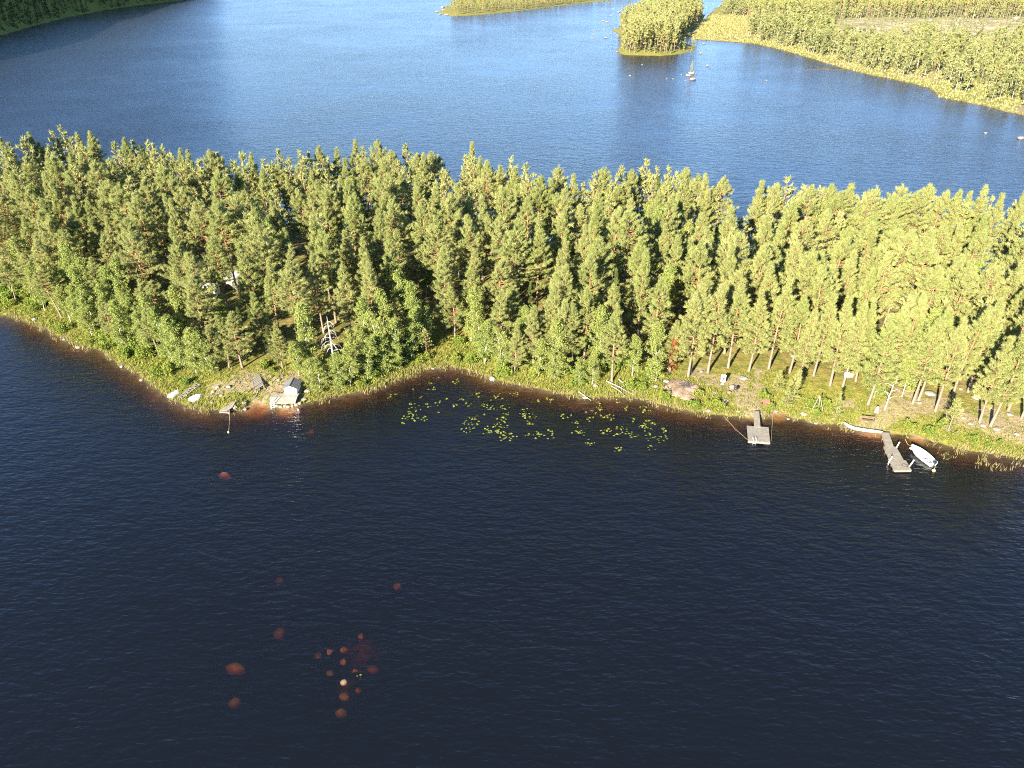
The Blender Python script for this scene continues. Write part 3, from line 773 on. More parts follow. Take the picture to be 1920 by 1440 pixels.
rest = [t for t in pines_sorted if t not in single and -150 < t['u'] < 2070]
others = [t for t in trees if t['kind'] != 'pine' and t['vis'] > 0]
rest_o = [t for t in trees if t['kind'] != 'pine' and t['vis'] == 0]
groups = {}
for t in single + others:
    groups.setdefault((t['kind'], row_of(t), mark(t['u'])), []).append(t)
for (kind, row, mk), lst in groups.items():
    lst.sort(key=lambda t: t['u'])
    for i, t in enumerate(lst):
        pos = 'only' if len(lst) == 1 else ORD[min(i, 19)]
        adj = {'pine': ('slender' if (t['var'] or 0) % 2 else 'green'), 'birch': 'leafy', 'spruce': 'dark'}[kind]
        if len(lst) == 1: t['label'] = f"{size_word(t)} {KIND_WORD[kind]} alone of its kind in {row} by {mk}"
        else: t['label'] = f"{size_word(t)} {KIND_WORD[kind]}, {pos} from left in {row} by {mk}"
def place(name, me_t, me_c, t, base_h, wide=1.0, group=None, cat='tree', label=None):
    s = t['h'] / base_h
    o = thing(name, label or t['label'], cat, (t['x'], t['y'], t['z']), t['rz'], group)
    w_ = wide * s
    o.scale = (w_, w_, s)
    link('trunk', me_t, o); link('crown', me_c, o)
    return o
for i, t in enumerate(single):
    v = (i * 5 + int(t['x'] * 3)) % 14
    if t['note'] == 'foot seen': v = [0, 2, 6, 10, 13, 4, 9][i % 7]
    place('pine_tree', PINES[v][0], PINES[v][1], t, 17.0, min(1.35, (17 / t['h']) ** .6) * rnd.uniform(.9, 1.12), 'pines of the wood on the spit')
for i, t in enumerate(others):
    if t['kind'] == 'birch':
        b_ = BIRCHES[rnd.randrange(6)]; place('birch_tree', b_[0], b_[1], t, 11.0, min(1.5, (11 / t['h']) ** .5), 'birches of the wood on the spit')
    else:
        b_ = SPRUCES[rnd.randrange(3)]; place('spruce_tree', b_[0], b_[1], t, 14.0, 1.0, 'spruces of the wood on the spit')

def scatter(name, plist, protos, mats):
    """many plants joined into one mesh: plist of (x, y, z, scale_w, scale_h, rz, proto index)"""
    Vs, Fs, Ms, Ts, b0 = [], [], [], [], 0
    packed = [join(p) for p in protos]
    for x, y, z, sw, sh, a, k in plist:
        v, f, mi, t = packed[k]
        ca_, sa = math.cos(a), math.sin(a)
        o = np.empty_like(v); o[:, 0] = (v[:, 0] * ca_ - v[:, 1] * sa) * sw + x; o[:, 1] = (v[:, 0] * sa + v[:, 1] * ca_) * sw + y; o[:, 2] = v[:, 2] * sh + z
        Vs.append(o.astype(np.float32)); Fs.append(f + b0); Ms.append(mi); Ts.append(np.clip(t + rnd.uniform(-.4, .25), 0, 1)); b0 += len(v)
    me = new_mesh(name, np.concatenate(Vs), np.concatenate(Fs), mats, np.concatenate(Ms), np.concatenate(Ts))
    return link(name, me)
pr = [(t['x'], t['y'], t['z'], t['h'] / 17 * rnd.uniform(.95, 1.2), t['h'] / 17, t['rz'], rnd.randrange(6)) for t in rest]
if pr: tag(scatter('pine_wood', pr, PINES_LOW, [M['pine'], M['pinebark']]), 'dense pines filling the wood behind the nearer trees', 'wood', kind='stuff')

# ------------------------------------------------------------------ far woods
def far_proto(kind, seed):
    if kind == 'pine': tr, cr = conifer(seed, 16, 2.3, .34, 18, 5, 3, 1.25, .50, segs=4, sides=4, stubs=0)
    elif kind == 'old': tr, cr = conifer(seed, 16, 2.1, .62, 14, 5, 3, 1.1, .45, segs=4, sides=4, stubs=0)
    elif kind == 'spruce': tr, cr = conifer(seed, 15, 2.0, .08, 34, 5, 4, .85, .30, 'spruce', segs=4, sides=4)
    else: tr, cr = birch(seed, 10, 1.6, .2, 12, 3, 3, .88)
    return [(v, f, 1, t) for v, f, mi, t in tr] + [(v, f, mi, t) for v, f, mi, t in cr if mi == 0]
FP = {k: [far_proto(k, 700 + i * 7 + j) for i in range(4)] for j, k in enumerate(('pine', 'birch', 'spruce', 'old'))}
def far_fill(poly, n, box, smin, dmin, accept, hpick):
    pts, gr = [], {}
    c = RNG.uniform([box[0], box[1]], [box[2], box[3]], (n, 2)); s = sdf(poly, c[:, 0], c[:, 1]); z = height(c[:, 0], c[:, 1]); u, v, dep = project(np.stack([c[:, 0], c[:, 1], z], 1))
    for (x, y), s_, z_, u_, v_ in zip(c, s, z, u, v):
        if s_ < smin or u_ < -60 or u_ > 2000 or v_ < -14: continue
        if not accept(x, y, s_, u_, v_): continue
        gi, gj = int(x // 6), int(y // 6); bad = False
        for i in (-1, 0, 1):
            for j in (-1, 0, 1):
                for a, b2 in gr.get((gi + i, gj + j), ()):
                    if (a - x) ** 2 + (b2 - y) ** 2 < dmin * dmin: bad = True
        if bad: continue
        gr.setdefault((gi, gj), []).append((x, y)); h, w_ = hpick(s_, u_, v_)
        pts.append((x, y, z_ - .1, w_, h, rnd.uniform(0, 6.28), rnd.randrange(4)))
    return pts
def far_wood(name, kind, pts, base, label):
    if not pts: return
    lf, bk = {'pine': ('pine', 'pinebark'), 'old': ('pine', 'pinebark'), 'birch': ('hazy_birch', 'birchbark'), 'spruce': ('spruce', 'sprucebark')}[kind]
    o = scatter(name, [(x, y, z, w_ * h / base, h / base, a, k) for x, y, z, w_, h, a, k in pts], FP[kind], [M[lf], M[bk]])
    tag(o, label, 'wood', kind='stuff')
# right shore: birches by the marsh, then mixed wood, a cleared slope, a stand of old pines above it
def clear(u, v): return 1560 < u < 1930 and 36 < v < 78 - 8 * math.sin(u * .03)
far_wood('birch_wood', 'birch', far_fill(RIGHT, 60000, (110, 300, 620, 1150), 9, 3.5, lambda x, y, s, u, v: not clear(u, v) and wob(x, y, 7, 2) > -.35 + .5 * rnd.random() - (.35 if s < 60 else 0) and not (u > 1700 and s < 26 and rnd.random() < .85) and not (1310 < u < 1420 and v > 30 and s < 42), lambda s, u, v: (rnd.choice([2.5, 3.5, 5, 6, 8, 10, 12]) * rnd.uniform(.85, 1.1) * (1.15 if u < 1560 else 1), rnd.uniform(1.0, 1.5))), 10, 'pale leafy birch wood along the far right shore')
far_wood('old_pine_stand', 'old', far_fill(RIGHT, 16000, (110, 560, 620, 1150), 30, 5.6, lambda x, y, s, u, v: not clear(u, v) and v < 42 and u > 1400, lambda s, u, v: (rnd.uniform(15, 19), 1.0)), 16, 'tall pines with bare orange trunks above the cleared slope')
far_wood('mixed_pine_wood', 'pine', far_fill(RIGHT, 20000, (110, 320, 620, 1150), 30, 4.0, lambda x, y, s, u, v: not clear(u, v) and (v >= 42 or u < 1400) and wob(x, y, 11, 5) > -.55 + .5 * rnd.random() and (v < 40 or rnd.random() < .6) and not (1310 < u < 1400 and v > 25 and s < 50), lambda s, u, v: ((rnd.uniform(14, 18), 1.0) if v < 40 else (rnd.uniform(8, 13), 1.2))), 16, 'pine wood rising behind the birches on the far right shore')
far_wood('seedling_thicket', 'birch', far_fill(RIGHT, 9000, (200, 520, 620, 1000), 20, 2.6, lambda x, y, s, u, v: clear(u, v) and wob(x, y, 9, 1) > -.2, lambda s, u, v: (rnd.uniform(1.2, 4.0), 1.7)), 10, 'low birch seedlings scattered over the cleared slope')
far_wood('island_wood', 'pine', far_fill(ISLAND, 4500, (70, 460, 190, 900), 2.5, 3.4, lambda x, y, s, u, v: not (u > 1272 and v > 72), lambda s, u, v: (rnd.uniform(11, 14) + min(s, 14) * .3, 1.3)), 16, 'pines covering the small wooded island')
far_wood('island_spruces', 'spruce', far_fill(ISLAND, 900, (70, 460, 190, 900), 3, 6.5, lambda x, y, s, u, v: not (u > 1272 and v > 72), lambda s, u, v: (rnd.uniform(11, 16), 1.2)), 15, 'pointed spruces among the pines of the small wooded island')
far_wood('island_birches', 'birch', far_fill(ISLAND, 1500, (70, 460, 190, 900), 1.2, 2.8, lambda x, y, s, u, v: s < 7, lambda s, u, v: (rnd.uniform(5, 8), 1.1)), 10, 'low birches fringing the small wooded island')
far_wood('headland_wood', 'pine', far_fill(HEAD, 5000, (-110, 700, 300, 1150), 2.5, 4.0, lambda x, y, s, u, v: u > 846, lambda s, u, v: (rnd.uniform(8, 13), 1.2)), 16, 'pine wood on the low headland at the top')
far_wood('shaded_wood', 'spruce', far_fill(LEFT, 7000, (-560, 540, -380, 1150), 3, 4.2, lambda x, y, s, u, v: s < 110, lambda s, u, v: (rnd.uniform(12, 17), 1.15)), 15, 'dark shaded wood on the slope in the top left corner')

# ------------------------------------------------------------------ shrubs, reeds and grass on the banks
def along(lo, hi, n, umin=-60, umax=1980):
    c = RNG.uniform([-150, 80], [190, 200], (n, 2)); s = sdf(STRIP, c[:, 0], c[:, 1]); h = height(c[:, 0], c[:, 1]); u, v, _ = project(np.stack([c[:, 0], c[:, 1], h], 1))
    k = (s > lo) & (s < hi) & (u > umin) & (u < umax) & (v > 420)
    return c[k], s[k], h[k], u[k], v[k]
shr = []
c, s, h, u, v = along(1.2, 8, 9000)
for (x, y), s_, z, u_, v_ in zip(c, s, h, u, v):
    if 318 < u_ < 575 and s_ < 11: continue
    if 1225 < u_ < 1480 and s_ > 3: continue
    if u_ > 1470 and (s_ > 4.0 or 1600 < u_ < 1668): continue
    if dirt_at(np.array([x]), np.array([y]))[0] > .35: continue
    if any((a - x) ** 2 + (b2 - y) ** 2 < (1.75 if u_ < 1225 else 1.9) ** 2 for a, b2, *_ in shr): continue
    shr.append((x, y, z, s_, u_))
for u_, v_ in [(1345, 766), (1330, 760), (1440, 768), (1300, 764), (1715, 805), (1700, 802), (1740, 812), (330, 715), (345, 722), (495, 690), (510, 697), (1310, 742)]:
    p = G(u_, v_); shr.append((p[0], p[1], p[2], 3.0, u_))
by_mark = {}
for q in shr: by_mark.setdefault(mark(q[4]), []).append(q)
for mk, lst in by_mark.items():
    lst.sort(key=lambda q: q[4])
    for i, (x, y, z, s_, u_) in enumerate(lst):
        sc = rnd.uniform(.6, 1.15) * (1.3 if u_ < 330 else 1.15 if 580 < u_ < 1200 else .72)
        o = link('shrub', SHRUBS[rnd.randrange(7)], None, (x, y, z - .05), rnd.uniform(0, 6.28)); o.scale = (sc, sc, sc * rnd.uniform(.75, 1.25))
        nm = f"{ORD[i]} from left" if i < 20 else f"{ORD[i - 20]} of the last ones"
        tag(o, f"{'low' if sc < .8 else 'rounded'} green shrub on the bank, {nm} by {mk}", 'shrub', 'green shrubs along the bank')
# leafy herbs and seedlings between the shrubs
c, s, h, u, v = along(.5, 8, 40000)
k = (wob(c[:, 0], c[:, 1], 2.3, 6) > -.15) & (dirt_at(c[:, 0], c[:, 1]) < .3) & (RNG.random(len(c)) < np.where(u < 330, .9, np.where(u < 1225, .75, .4))) & ~((u > 1225) & (s > 5)) & ~((u > 330) & (u < 575) & (RNG.random(len(c)) < .7))
n_ = 9; C_ = np.repeat(np.column_stack([c[k], h[k]]), n_, 0); C_ += np.column_stack([RNG.normal(0, .22, (len(C_), 2)), np.abs(RNG.normal(.22, .22, len(C_)))])
V, F = tri_blades(C_, unit(RNG.normal(0, 1, C_.shape) + [0, 0, .5]), .30 * RNG.uniform(.6, 1.3, len(C_)), .20 * RNG.uniform(.6, 1.3, len(C_)), RNG)
tag(link('bank_herbs', new_mesh('bank_herbs', V, F, [M['bush']], None, np.repeat(np.clip(RNG.normal(.6, .25, len(C_)), 0, 1), 3))), 'leafy green herbs and seedlings covering the bank between the shrubs', 'herbs', kind='stuff')
# young conifers standing in the open
for u_, v_, h_, lab in [(1567, 778, 3.8, 'bright young pine alone on the mossy slope left of the brown bench'), (1777, 808, 5.0, 'bushy young pine at the bank behind the moored white boat'), (1485, 752, 5.2, 'wide young pine on the slope right of the red cart'), (1455, 735, 3.6, 'small young pine beside the trodden path above the square jetty'), (1470, 765, 3.4, 'young pine leaning over the bank just right of the red cart')]:
    p = G(u_, v_); k = rnd.randrange(4); o = thing('young_pine', lab, 'tree', p - [0, 0, .05], rnd.uniform(0, 6), 'young pines on the open bank'); o.scale = (h_ / 4.2 * 1.15,) * 2 + (h_ / 4.2,)
    link('trunk', YOUNG[k][0], o); link('crown', YOUNG[k][1], o)
# grass and reeds
def tufts(c, z, n_each, hgt, wid, spread):
    n = len(c) * n_each
    C = np.repeat(np.column_stack([c, z]), n_each, 0); C[:, :2] += RNG.normal(0, spread, (n, 2))
    D_ = unit(np.column_stack([RNG.normal(0, .35, (n, 2)), np.ones(n)]))
    return tri_blades(C, D_, hgt * RNG.uniform(.5, 1.3, n), wid * RNG.uniform(.7, 1.3, n), RNG)
c, s, h, u, v = along(-.1, 10, 620000)
dz = dirt_at(c[:, 0], c[:, 1])
keep = ((dz < .45) | (RNG.random(len(c)) < .30)) & (h > .08) & (RNG.random(len(c)) < np.clip(1.15 - s / 11, .15, 1)) & ~((u > 1500) & (s > 6) & (RNG.random(len(c)) < .4))
V, F = tufts(c[keep], h[keep] - .03, 3, .42, .13, .12)
tn = np.clip(RNG.normal(.55, .25, len(V) // 3), 0, 1)
tag(link('grass', new_mesh('grass', V, F, [M['grass']], None, np.repeat(tn, 3))), 'bright green grass along the bank of the spit', 'grass', kind='stuff')
c, s, h, u, v = along(-1.1, .9, 420000)
clump = wob(c[:, 0], c[:, 1], 1.6, 1) + .6 * wob(c[:, 0], c[:, 1], .7, 4)
keep = (clump > -.25 + .35 * (s < -.3)) & ~((u > 460) & (u < 565)) & ~((u > 1395) & (u < 1475) & (s < .3)) & ~((u > 1640) & (u < 1700)) & (RNG.random(len(c)) < np.where(s < -.4, .45, .9))
V, F = tufts(c[keep], np.maximum(h[keep], -.25) - .05, 4, .62, .085, .14)
tn = np.clip(RNG.normal(.5, .3, len(V) // 3), 0, 1)
tag(link('reeds', new_mesh('reeds', V, F, [M['reed']], None, np.repeat(tn, 3))), 'straw coloured reeds fringing the waterline', 'reeds', kind='stuff')
# standing reeds in the water off the right end
rp = np.array([W(u_ + rnd.gauss(0, 6), v_ + rnd.gauss(0, 4))[:2] for u_, v_ in [(1768, 850), (1775, 858), (1838, 868), (1850, 873), (1862, 876), (1880, 880), (1845, 862), (1800, 848), (1905, 872)] for _ in range(7)])
V, F = tufts(rp, np.full(len(rp), -.1), 3, .75, .06, .1)
tag(link('water_reeds', new_mesh('water_reeds', V, F, [M['reed']])), 'thin scattered reeds standing in the water right of the moored boat', 'reeds', kind='stuff')
# low marsh tussocks on the far right shore
c = RNG.uniform([110, 300], [420, 820], (110000, 2)); s = sdf(RIGHT, c[:, 0], c[:, 1]); um_ = project(np.column_stack([c, np.full(len(c), 1.0)]))[0]; k = (s > .3) & ((s < 34) | ((um_ < 1440) & (s < 120))); c = c[k]
zz = height(c[:, 0], c[:, 1]); u, v, _ = project(np.column_stack([c, zz])); k = (u < 1990) & (u > 1290)
V, F = tufts(c[k], zz[k] - .05, 1, .9, .8, .3)
tag(link('marsh_grass', new_mesh('marsh_grass', V, F, [M['sedge']], None, np.repeat(np.clip(RNG.normal(.75, .2, len(V) // 3), 0, 1), 3))), 'pale marsh grass on the low far right shore', 'grass', kind='stuff')
# ------------------------------------------------------------------ rocks
import bmesh
ROCKS = []
for k in range(7):
    bm = bmesh.new(); bmesh.ops.create_icosphere(bm, subdivisions=3, radius=.5)
    r = np.random.default_rng(60 + k); ph = r.uniform(0, 6, 6); ax = unit(r.normal(0, 1, (7, 3)))
    co = np.array([v_.co[:] for v_ in bm.verts]); n_ = unit(co)
    disp = 1 + .10 * np.sin(n_ @ ax[0] * 3.1 + ph[0]) + .07 * np.sin(n_ @ ax[1] * 5.3 + ph[1]) + .035 * np.sin(n_ @ ax[2] * 11 + ph[2])
    co = n_ * .5 * disp[:, None]
    for a in ax[3:]:                         # a few cleft faces
        dq = co @ a - .36; co -= np.where(dq > 0, dq * .8, 0)[:, None] * a
    for v_, q in zip(bm.verts, co): v_.co = q
    me = bpy.data.meshes.new('boulder'); bm.to_mesh(me); bm.free(); ROCKS.append(me)
def rock(u, v, wpx, label, group=None, hfac=.7, dfac=1.0, m='granite', sink=.3, name='boulder', z=None, rz=None, k=None):
    p = G(u, v) if z is None else W(u, v, z)
    dep = project(p)[2]; w_ = wpx * dep / FPX
    me = ROCKS[rnd.randrange(7) if k is None else k]
    key = (me.name, m)
    if key not in rock.cache:
        c_ = me.copy(); c_.materials.clear(); c_.materials.append(M[m]); rock.cache[key] = c_
        c_.polygons.foreach_set('use_smooth', np.ones(len(c_.polygons), bool))
    o = link(name, rock.cache[key], None, (p[0], p[1], p[2] + w_ * hfac * (.5 - sink)), rnd.uniform(-.5, .5) if rz is None else rz)
    o.scale = (w_, w_ * dfac, w_ * hfac)
    return tag(o, label, 'rock', group)
rock.cache = {}
gb = 'boulders on the bank of the spit'
for u, v, w_, hf, lab in [(923, 712, 15, .8, 'rounded white boulder standing in the water at the head of the bay'), (65, 601, 12, .7, 'pale boulder at the waterline near the left edge'),
        (1117, 725, 13, .8, 'pinkish rounded boulder in the green bank by the fallen branches'), (1097, 747, 14, .4, 'flat brown rock at the waterline right of the lily bay'), (1250, 717, 16, .55, 'pale slab like rock touching the left of the burnt brush heap'),
        (1229, 726, 12, .7, 'grey rock at the foot of the birch left of the burnt brush heap'), (1329, 771, 14, .6, 'grey boulder at the waterline between brush heap and square jetty'), (1360, 753, 19, .45, 'long pale rock on the grass left of the path'),
        (1315, 698, 10, .6, 'small pale rock on the moss behind the burnt brush heap'), (1393, 709, 24, .22, 'wide flat pale rock face beside the trodden path'), (1507, 778, 17, .5, 'pale angular boulder at the waterline midway between both jetties'),
        (1562, 786, 12, .4, 'flat pale rock at the bank left of the brown bench'), (1487, 669, 13, .6, 'round pale boulder under the pines above the square jetty'), (1340, 738, 12, .4, 'low pale rock below the solar panel'),
        (1743, 739, 26, .42, 'bright white rock outcrop behind the leaning pine trunks above the jetty'), (1716, 727, 13, .6, 'pale round rock just left of the bright white outcrop'), (1723, 757, 13, .5, 'small white rock at the foot of two pine trunks'),
        (1786, 730, 8, 1.0, 'narrow upright pale stone right of the bright white outcrop'), (1801, 731, 9, .8, 'rounded pale stone beside the narrow upright stone'), (1835, 746, 36, .30, 'broad white rock slab under the pines at the right'),
        (1864, 748, 10, 1.6, 'tall white standing stone right of the broad white slab'), (1805, 770, 8, .5, 'small white stone below the broad white slab'), (1806, 785, 13, .4, 'low white rock on the bare slope behind the young pine'),
        (1820, 795, 16, .35, 'flat whitish rock on the rim above the right bank'), (1842, 799, 17, .35, 'flat white rock at the foot of the thin leaning pine'), (1868, 805, 20, .3, 'flat white rock at the foot of the thick leaning pine'),
        (1778, 807, 13, .4, 'pale flat rock in the green bank behind the moored boat'), (1893, 778, 16, .4, 'pale rock half sunk in the slope near the right edge'), (1906, 815, 16, .5, 'whitish boulder at the right edge above the bank'),
        (408, 727, 13, .5, 'pale rock on the bare ground above the upturned white dinghy'), (429, 726, 14, .5, 'grey pale boulder between the dinghies and the slatted rack'), (400, 736, 10, .7, 'upright pink rock near the upturned white dinghy'), (415, 743, 11, .5, 'small pale boulder on the grass above the little landing'),
        (397, 755, 9, .5, 'small white rock in the grass right of the upturned white dinghy'), (441, 765, 14, .65, 'grey boulder against the right side of the little landing'), (459, 757, 13, .6, 'dark boulder between the little landing and the sandy cove'), (460, 768, 11, .5, 'brown rock at the waterline left of the sandy cove'),
        (523, 714, 11, .6, 'white and grey rocks heap top beside the hut roof'), (577, 735, 16, .6, 'pale boulder in the bushes right of the white hut'), (571, 750, 14, .5, 'pale rock at the bank right of the plank deck'), (1384, 772, 12, .4, 'stony pale rock at the shore left of the square jetty'), (1400, 779, 12, .35, 'flat stone at the shore beside the gangway'), (1455, 772, 12, .5, 'brown rock at the little inlet right of the gangway'),
        (120, 637, 9, .5, 'small pale stone on the left shore'), (147, 652, 12, .5, 'brown stones lump on the left shore below the bushy slope'), (228, 688, 10, .5, 'pale stone on the shore left of the grey dinghy'), (266, 713, 11, .5, 'pinkish stone on the shore nearest the grey dinghy'), (812, 692, 9, .4, 'flat pale stone at the innermost shore of the bay'), (1478, 786, 10, .4, 'flat brown stone in shallow water right of the inlet'), (1530, 794, 10, .4, 'little pale stone at the waterline left of the white log')]:
    rock(u, v, w_ * .72, lab, gb, hf, .9, 'granite' if 'pale' in lab or 'white' in lab else 'granite_dark')
rows = [(520, 762), (527, 764), (535, 763), (541, 764), (548, 762), (556, 760), (562, 758)]
for i, (u, v) in enumerate(rows): rock(u, v, 8, f'pinkish foundation stone, {ORD[i]} from left in the row under the plank deck', 'stones under the plank deck', .7, 1, 'granite_dark')
far = [(1132, 39), (1138, 41), (1141, 48), (1146, 30), (1160, 23), (1112, 65), (1110, 72), (1136, 71), (1147, 63), (1158, 68), (1133, 55), (1122, 57), (1191, 10), (1142, 6), (1130, 16), (1150, 17)]
far.sort()
for i, (u, v) in enumerate(far): rock(u, v, 7 if v in (39, 71, 23, 41) else 4.5, f'grey rock breaking the water left of the wooded island, {ORD[i]} from left', 'rocks in the strait left of the island', .35, .9, 'granite_dark', z=0.0)
for u, v, w_, lab in [(1157, 97, 6, 'pale rock at the left front corner of the wooded island'), (1181, 142, 6, 'small orange rock alone in the water below the wooded island'), (1204, 121, 4, 'tiny rock in the reflection of the wooded island'), (1314, 100, 8, 'rock off the right tip of the wooded island'), (1320, 82, 7, 'pale rock in the narrow bay right of the island'),
        (1327, 123, 7, 'dark rock in open water up right of the rocky islet'), (1305, 139, 5, 'little dark rock touching the right of the rocky islet'), (1285, 152, 5, 'low rock in front of the rocky islet'), (1262, 148, 4, 'tiny rock left of the rocky islet, nearer one'), (1250, 147, 4, 'tiny rock farthest left of the rocky islet'), (1278, 140, 5, 'small rock against the left side of the rocky islet'),
        (1437, 151, 5, 'small rock alone in open water off the far right shore'), (1848, 250, 8, 'low dark rock in the lake near the right edge'), (1913, 260, 16, 'reddish pale rock in the lake cut by the right edge'),
        (1299, 149, 15, 'largest round boulder at the front of the rocky islet'), (1291, 142, 12, 'pale boulder at the left of the rocky islet'), (1296, 138, 16, 'broad pale boulder carrying the lone small pine of the islet')]:
    rock(u, v, w_ * .8, lab, 'rocks in the far lake', .45, .9, 'granite_dark', z=0.0)
for i, (u, v, w_) in enumerate(sorted([(820, 22, 7), (830, 14, 8), (836, 12, 6), (845, 24, 8), (838, 28, 8), (826, 27, 6), (832, 19, 6), (848, 18, 7)])): rock(u, v, w_, f'grey boulder at the stony tip of the headland, {ORD[i]} from left', 'boulders at the tip of the headland', .4, 1, 'granite_dark', z=0.05)
cl = sorted([(rnd.uniform(1590, 1910), rnd.uniform(40, 74)) for _ in range(34)])
for i, (u, v) in enumerate(cl): rock(u, v, rnd.uniform(6, 15), f"pale rock on the cleared slope, {ORD[i % 17]} from left in the {'left' if i < 17 else 'right'} half", 'pale rocks on the cleared slope', .45, 1.1)
# sunken stones
for u, v, w_, z, df, lab in [(525, 1180, 24, -.95, 1, 'sunken reddish stone, uppermost of the left three in dark water'), (442, 1245, 40, -.75, .62, 'long slanting orange stone under water at the lower left'), (441, 1312, 25, -.8, 1, 'round orange stone under water, lowest on the left'), (645, 1276, 13, .26, 1.0, 'pointed orange stone breaking the surface beside the yellow water plant'), (646, 1301, 20, -.6, .8, 'orange stone under water just below the pointed one'),
        (640, 1330, 25, -.7, .9, 'orange stone under water, lowest of the central row'), (619, 1258, 14, -.8, 1, 'small orange stone under water left of the pointed one'), (666, 1256, 12, -.9, 1, 'small dim stone under water right of the pointed one'), (644, 1238, 13, -.95, 1, 'small dim stone under water above the pointed one'), (645, 1213, 16, -1.1, .8, 'dim sunken stone, topmost above the pointed one'), (618, 1219, 13, -1.0, 1, 'dim sunken stone up left of the pointed one'),
        (597, 1225, 14, -1.15, 1, 'faint sunken stone farthest left of the central shoal'), (677, 1190, 12, -1.2, 1, 'faint sunken stone at the top right of the shoal'), (745, 1095, 18, -1.2, 1, 'lone dim sunken stone high above the shoal'), (524, 1084, 20, -1.45, 1, 'faint sunken stone far above the long slanting one'), (421, 886, 32, -.6, .5, 'long orange stone under water off the little landing'), (583, 807, 18, -1.1, 1, 'faint round sunken stone off the plank deck'), (700, 1250, 22, -1.4, .6, 'faint long sunken stone right of the yellow water plant'), (672, 1290, 14, -1.2, 1, 'faint sunken stone below the yellow water plant')]:
    rock(u, v, w_, lab, 'sunken stones in the near water', .75, df, 'redstone', 1.0, z=z * .52 - .06)

# ------------------------------------------------------------------ water lilies
LIL = [(130,375,3),(152,335,3),(190,290,4),(200,358,3),(250,366,3),(530,432,3),(568,350,3),(572,405,3),(535,388,2),(600,370,2),(505,240,2),(545,275,2),(590,210,3),(460,275,2),(345,265,2),(345,322,1),(290,275,2),(310,170,2),(300,135,1),(345,100,1),(455,120,3),(25,215,2),(80,205,1),(660,280,3),(700,305,3),(685,243,1),(730,220,3),(765,290,3),(790,330,2),(770,362,3),(765,408,4),(735,440,2),(700,422,4),(655,445,3),(752,470,4),(810,470,4),(910,310,2),(888,342,2),(935,345,4),(928,390,2),(960,463,4),(1052,460,4),(845,205,3),(1000,245,2),(1065,240,3),(1180,345,3),(1235,385,2),(1265,448,4),(1330,510,3),(1395,287,3),(1340,312,1),(1300,325,1),(1395,340,4),(1335,370,2),(1455,352,3),(1418,455,3),(1455,440,2),(1510,418,2),(1495,465,2),(1545,440,2),(1580,468,2),(1605,460,3),(1600,370,2),(1490,558,2),(1528,558,2),(1722,548,2),(1700,395,4),(1660,405,2),(1735,400,1),(1700,435,3),(1710,485,3),(1795,440,3),(1793,488,4),(1660,285,2),(1700,320,3),(1550,295,2),(1505,248,2),(645,330,1),(410,235,1),(240,225,1),(195,170,1)]
lil = [(720 + X / 3.43, 680 + Y / 3.43, s_) for X, Y, s_ in LIL] + [(675, 1268, 1)]
def lrow(v): return 'shoreward row' if v < 755 else ('middle row' if v < 792 else 'outer row')
lg = {}
for q in lil: lg.setdefault((lrow(q[1]), int(q[0] > 960) + int(q[0] > 1120)), []).append(q)
for (rw, third), lst in lg.items():
    lst.sort()
    for i, (u, v, s_) in enumerate(lst):
        n_ = [0, 2, 5, 8, 13][s_]; rad = [0, .22, .45, .66, .88][s_]; p = W(u, v, 0)
        V_, F_, T_ = [(0, 0, -.7)], [], [.1]
        for j in range(n_):
            a, q_ = rnd.uniform(0, 6.28), rad * math.sqrt(rnd.random()) * rnd.choice([1, 1, 1.3]); rr = rnd.uniform(.085, .165); cx, cy = math.cos(a) * q_ * 1.15, math.sin(a) * q_ * 1.25
            tx, ty = rnd.gauss(0, .12), rnd.gauss(0, .12); b0 = len(V_); a0 = rnd.uniform(0, 6.28); zc = .035 + .02 * rnd.random() + (.05 if rnd.random() < .25 else 0)
            V_.append((cx, cy, zc))
            for e in range(9):
                an = a0 + e * 5.7 / 8; dx, dy = math.cos(an) * rr, math.sin(an) * rr
                V_.append((cx + dx, cy + dy, zc + .01 + dx * tx + dy * ty))
            F_ += [(b0, b0 + 1 + e, b0 + 2 + e) for e in range(8)]; T_ += [rnd.random()] * 10
            V_.append((cx + .02, cy, zc - .01)); T_.append(.1); F_.append((b0, len(V_) - 1, 0))
        o = link('water_lily', new_mesh('water_lily', V_, np.array(F_), [M['lily']], None, T_), None, (p[0], p[1], 0))
        side = ['left', 'middle', 'right'][third]
        lab = 'single yellow green water plant beside the pointed stone in the near water' if v > 1200 else f"{['', 'tiny', 'small', 'loose', 'dense'][s_]} lily pad patch, {ORD[i % 20]} from left, {rw}, {side} of the bay"
        tag(o, lab, 'water lily', 'lily pad patches off the bay')

# ------------------------------------------------------------------ white hut and its plank deck
def frame_from(a, b):
    """unit x axis from a to b on the ground, and the yaw of it"""
    d = np.array(b[:2]) - np.array(a[:2]); return math.atan2(d[1], d[0])
zd = 1.05
hp = W(545.5, 738.5, zd); yaw = frame_from(W(533, 739, zd), W(558, 739.5, zd)) + .02
hut = thing('hut', 'small white hut with dark gabled roof on the plank deck by the water', 'hut', hp, yaw)
wl, dp, hw, hr = 1.95, 2.15, 1.05, 1.48
w = MB(); w.add([(-wl/2, 0, 0), (wl/2, 0, 0), (wl/2, dp, 0), (-wl/2, dp, 0), (-wl/2, 0, hw), (wl/2, 0, hw), (wl/2, dp, hw), (-wl/2, dp, hw), (0, 0, hr), (0, dp, hr)],
      [(0, 1, 5, 8, 4), (3, 7, 9, 6, 2), (0, 4, 7, 3), (1, 2, 6, 5), (0, 3, 2, 1)]); w.obj('wall', M['white'], hut)
ov = .28
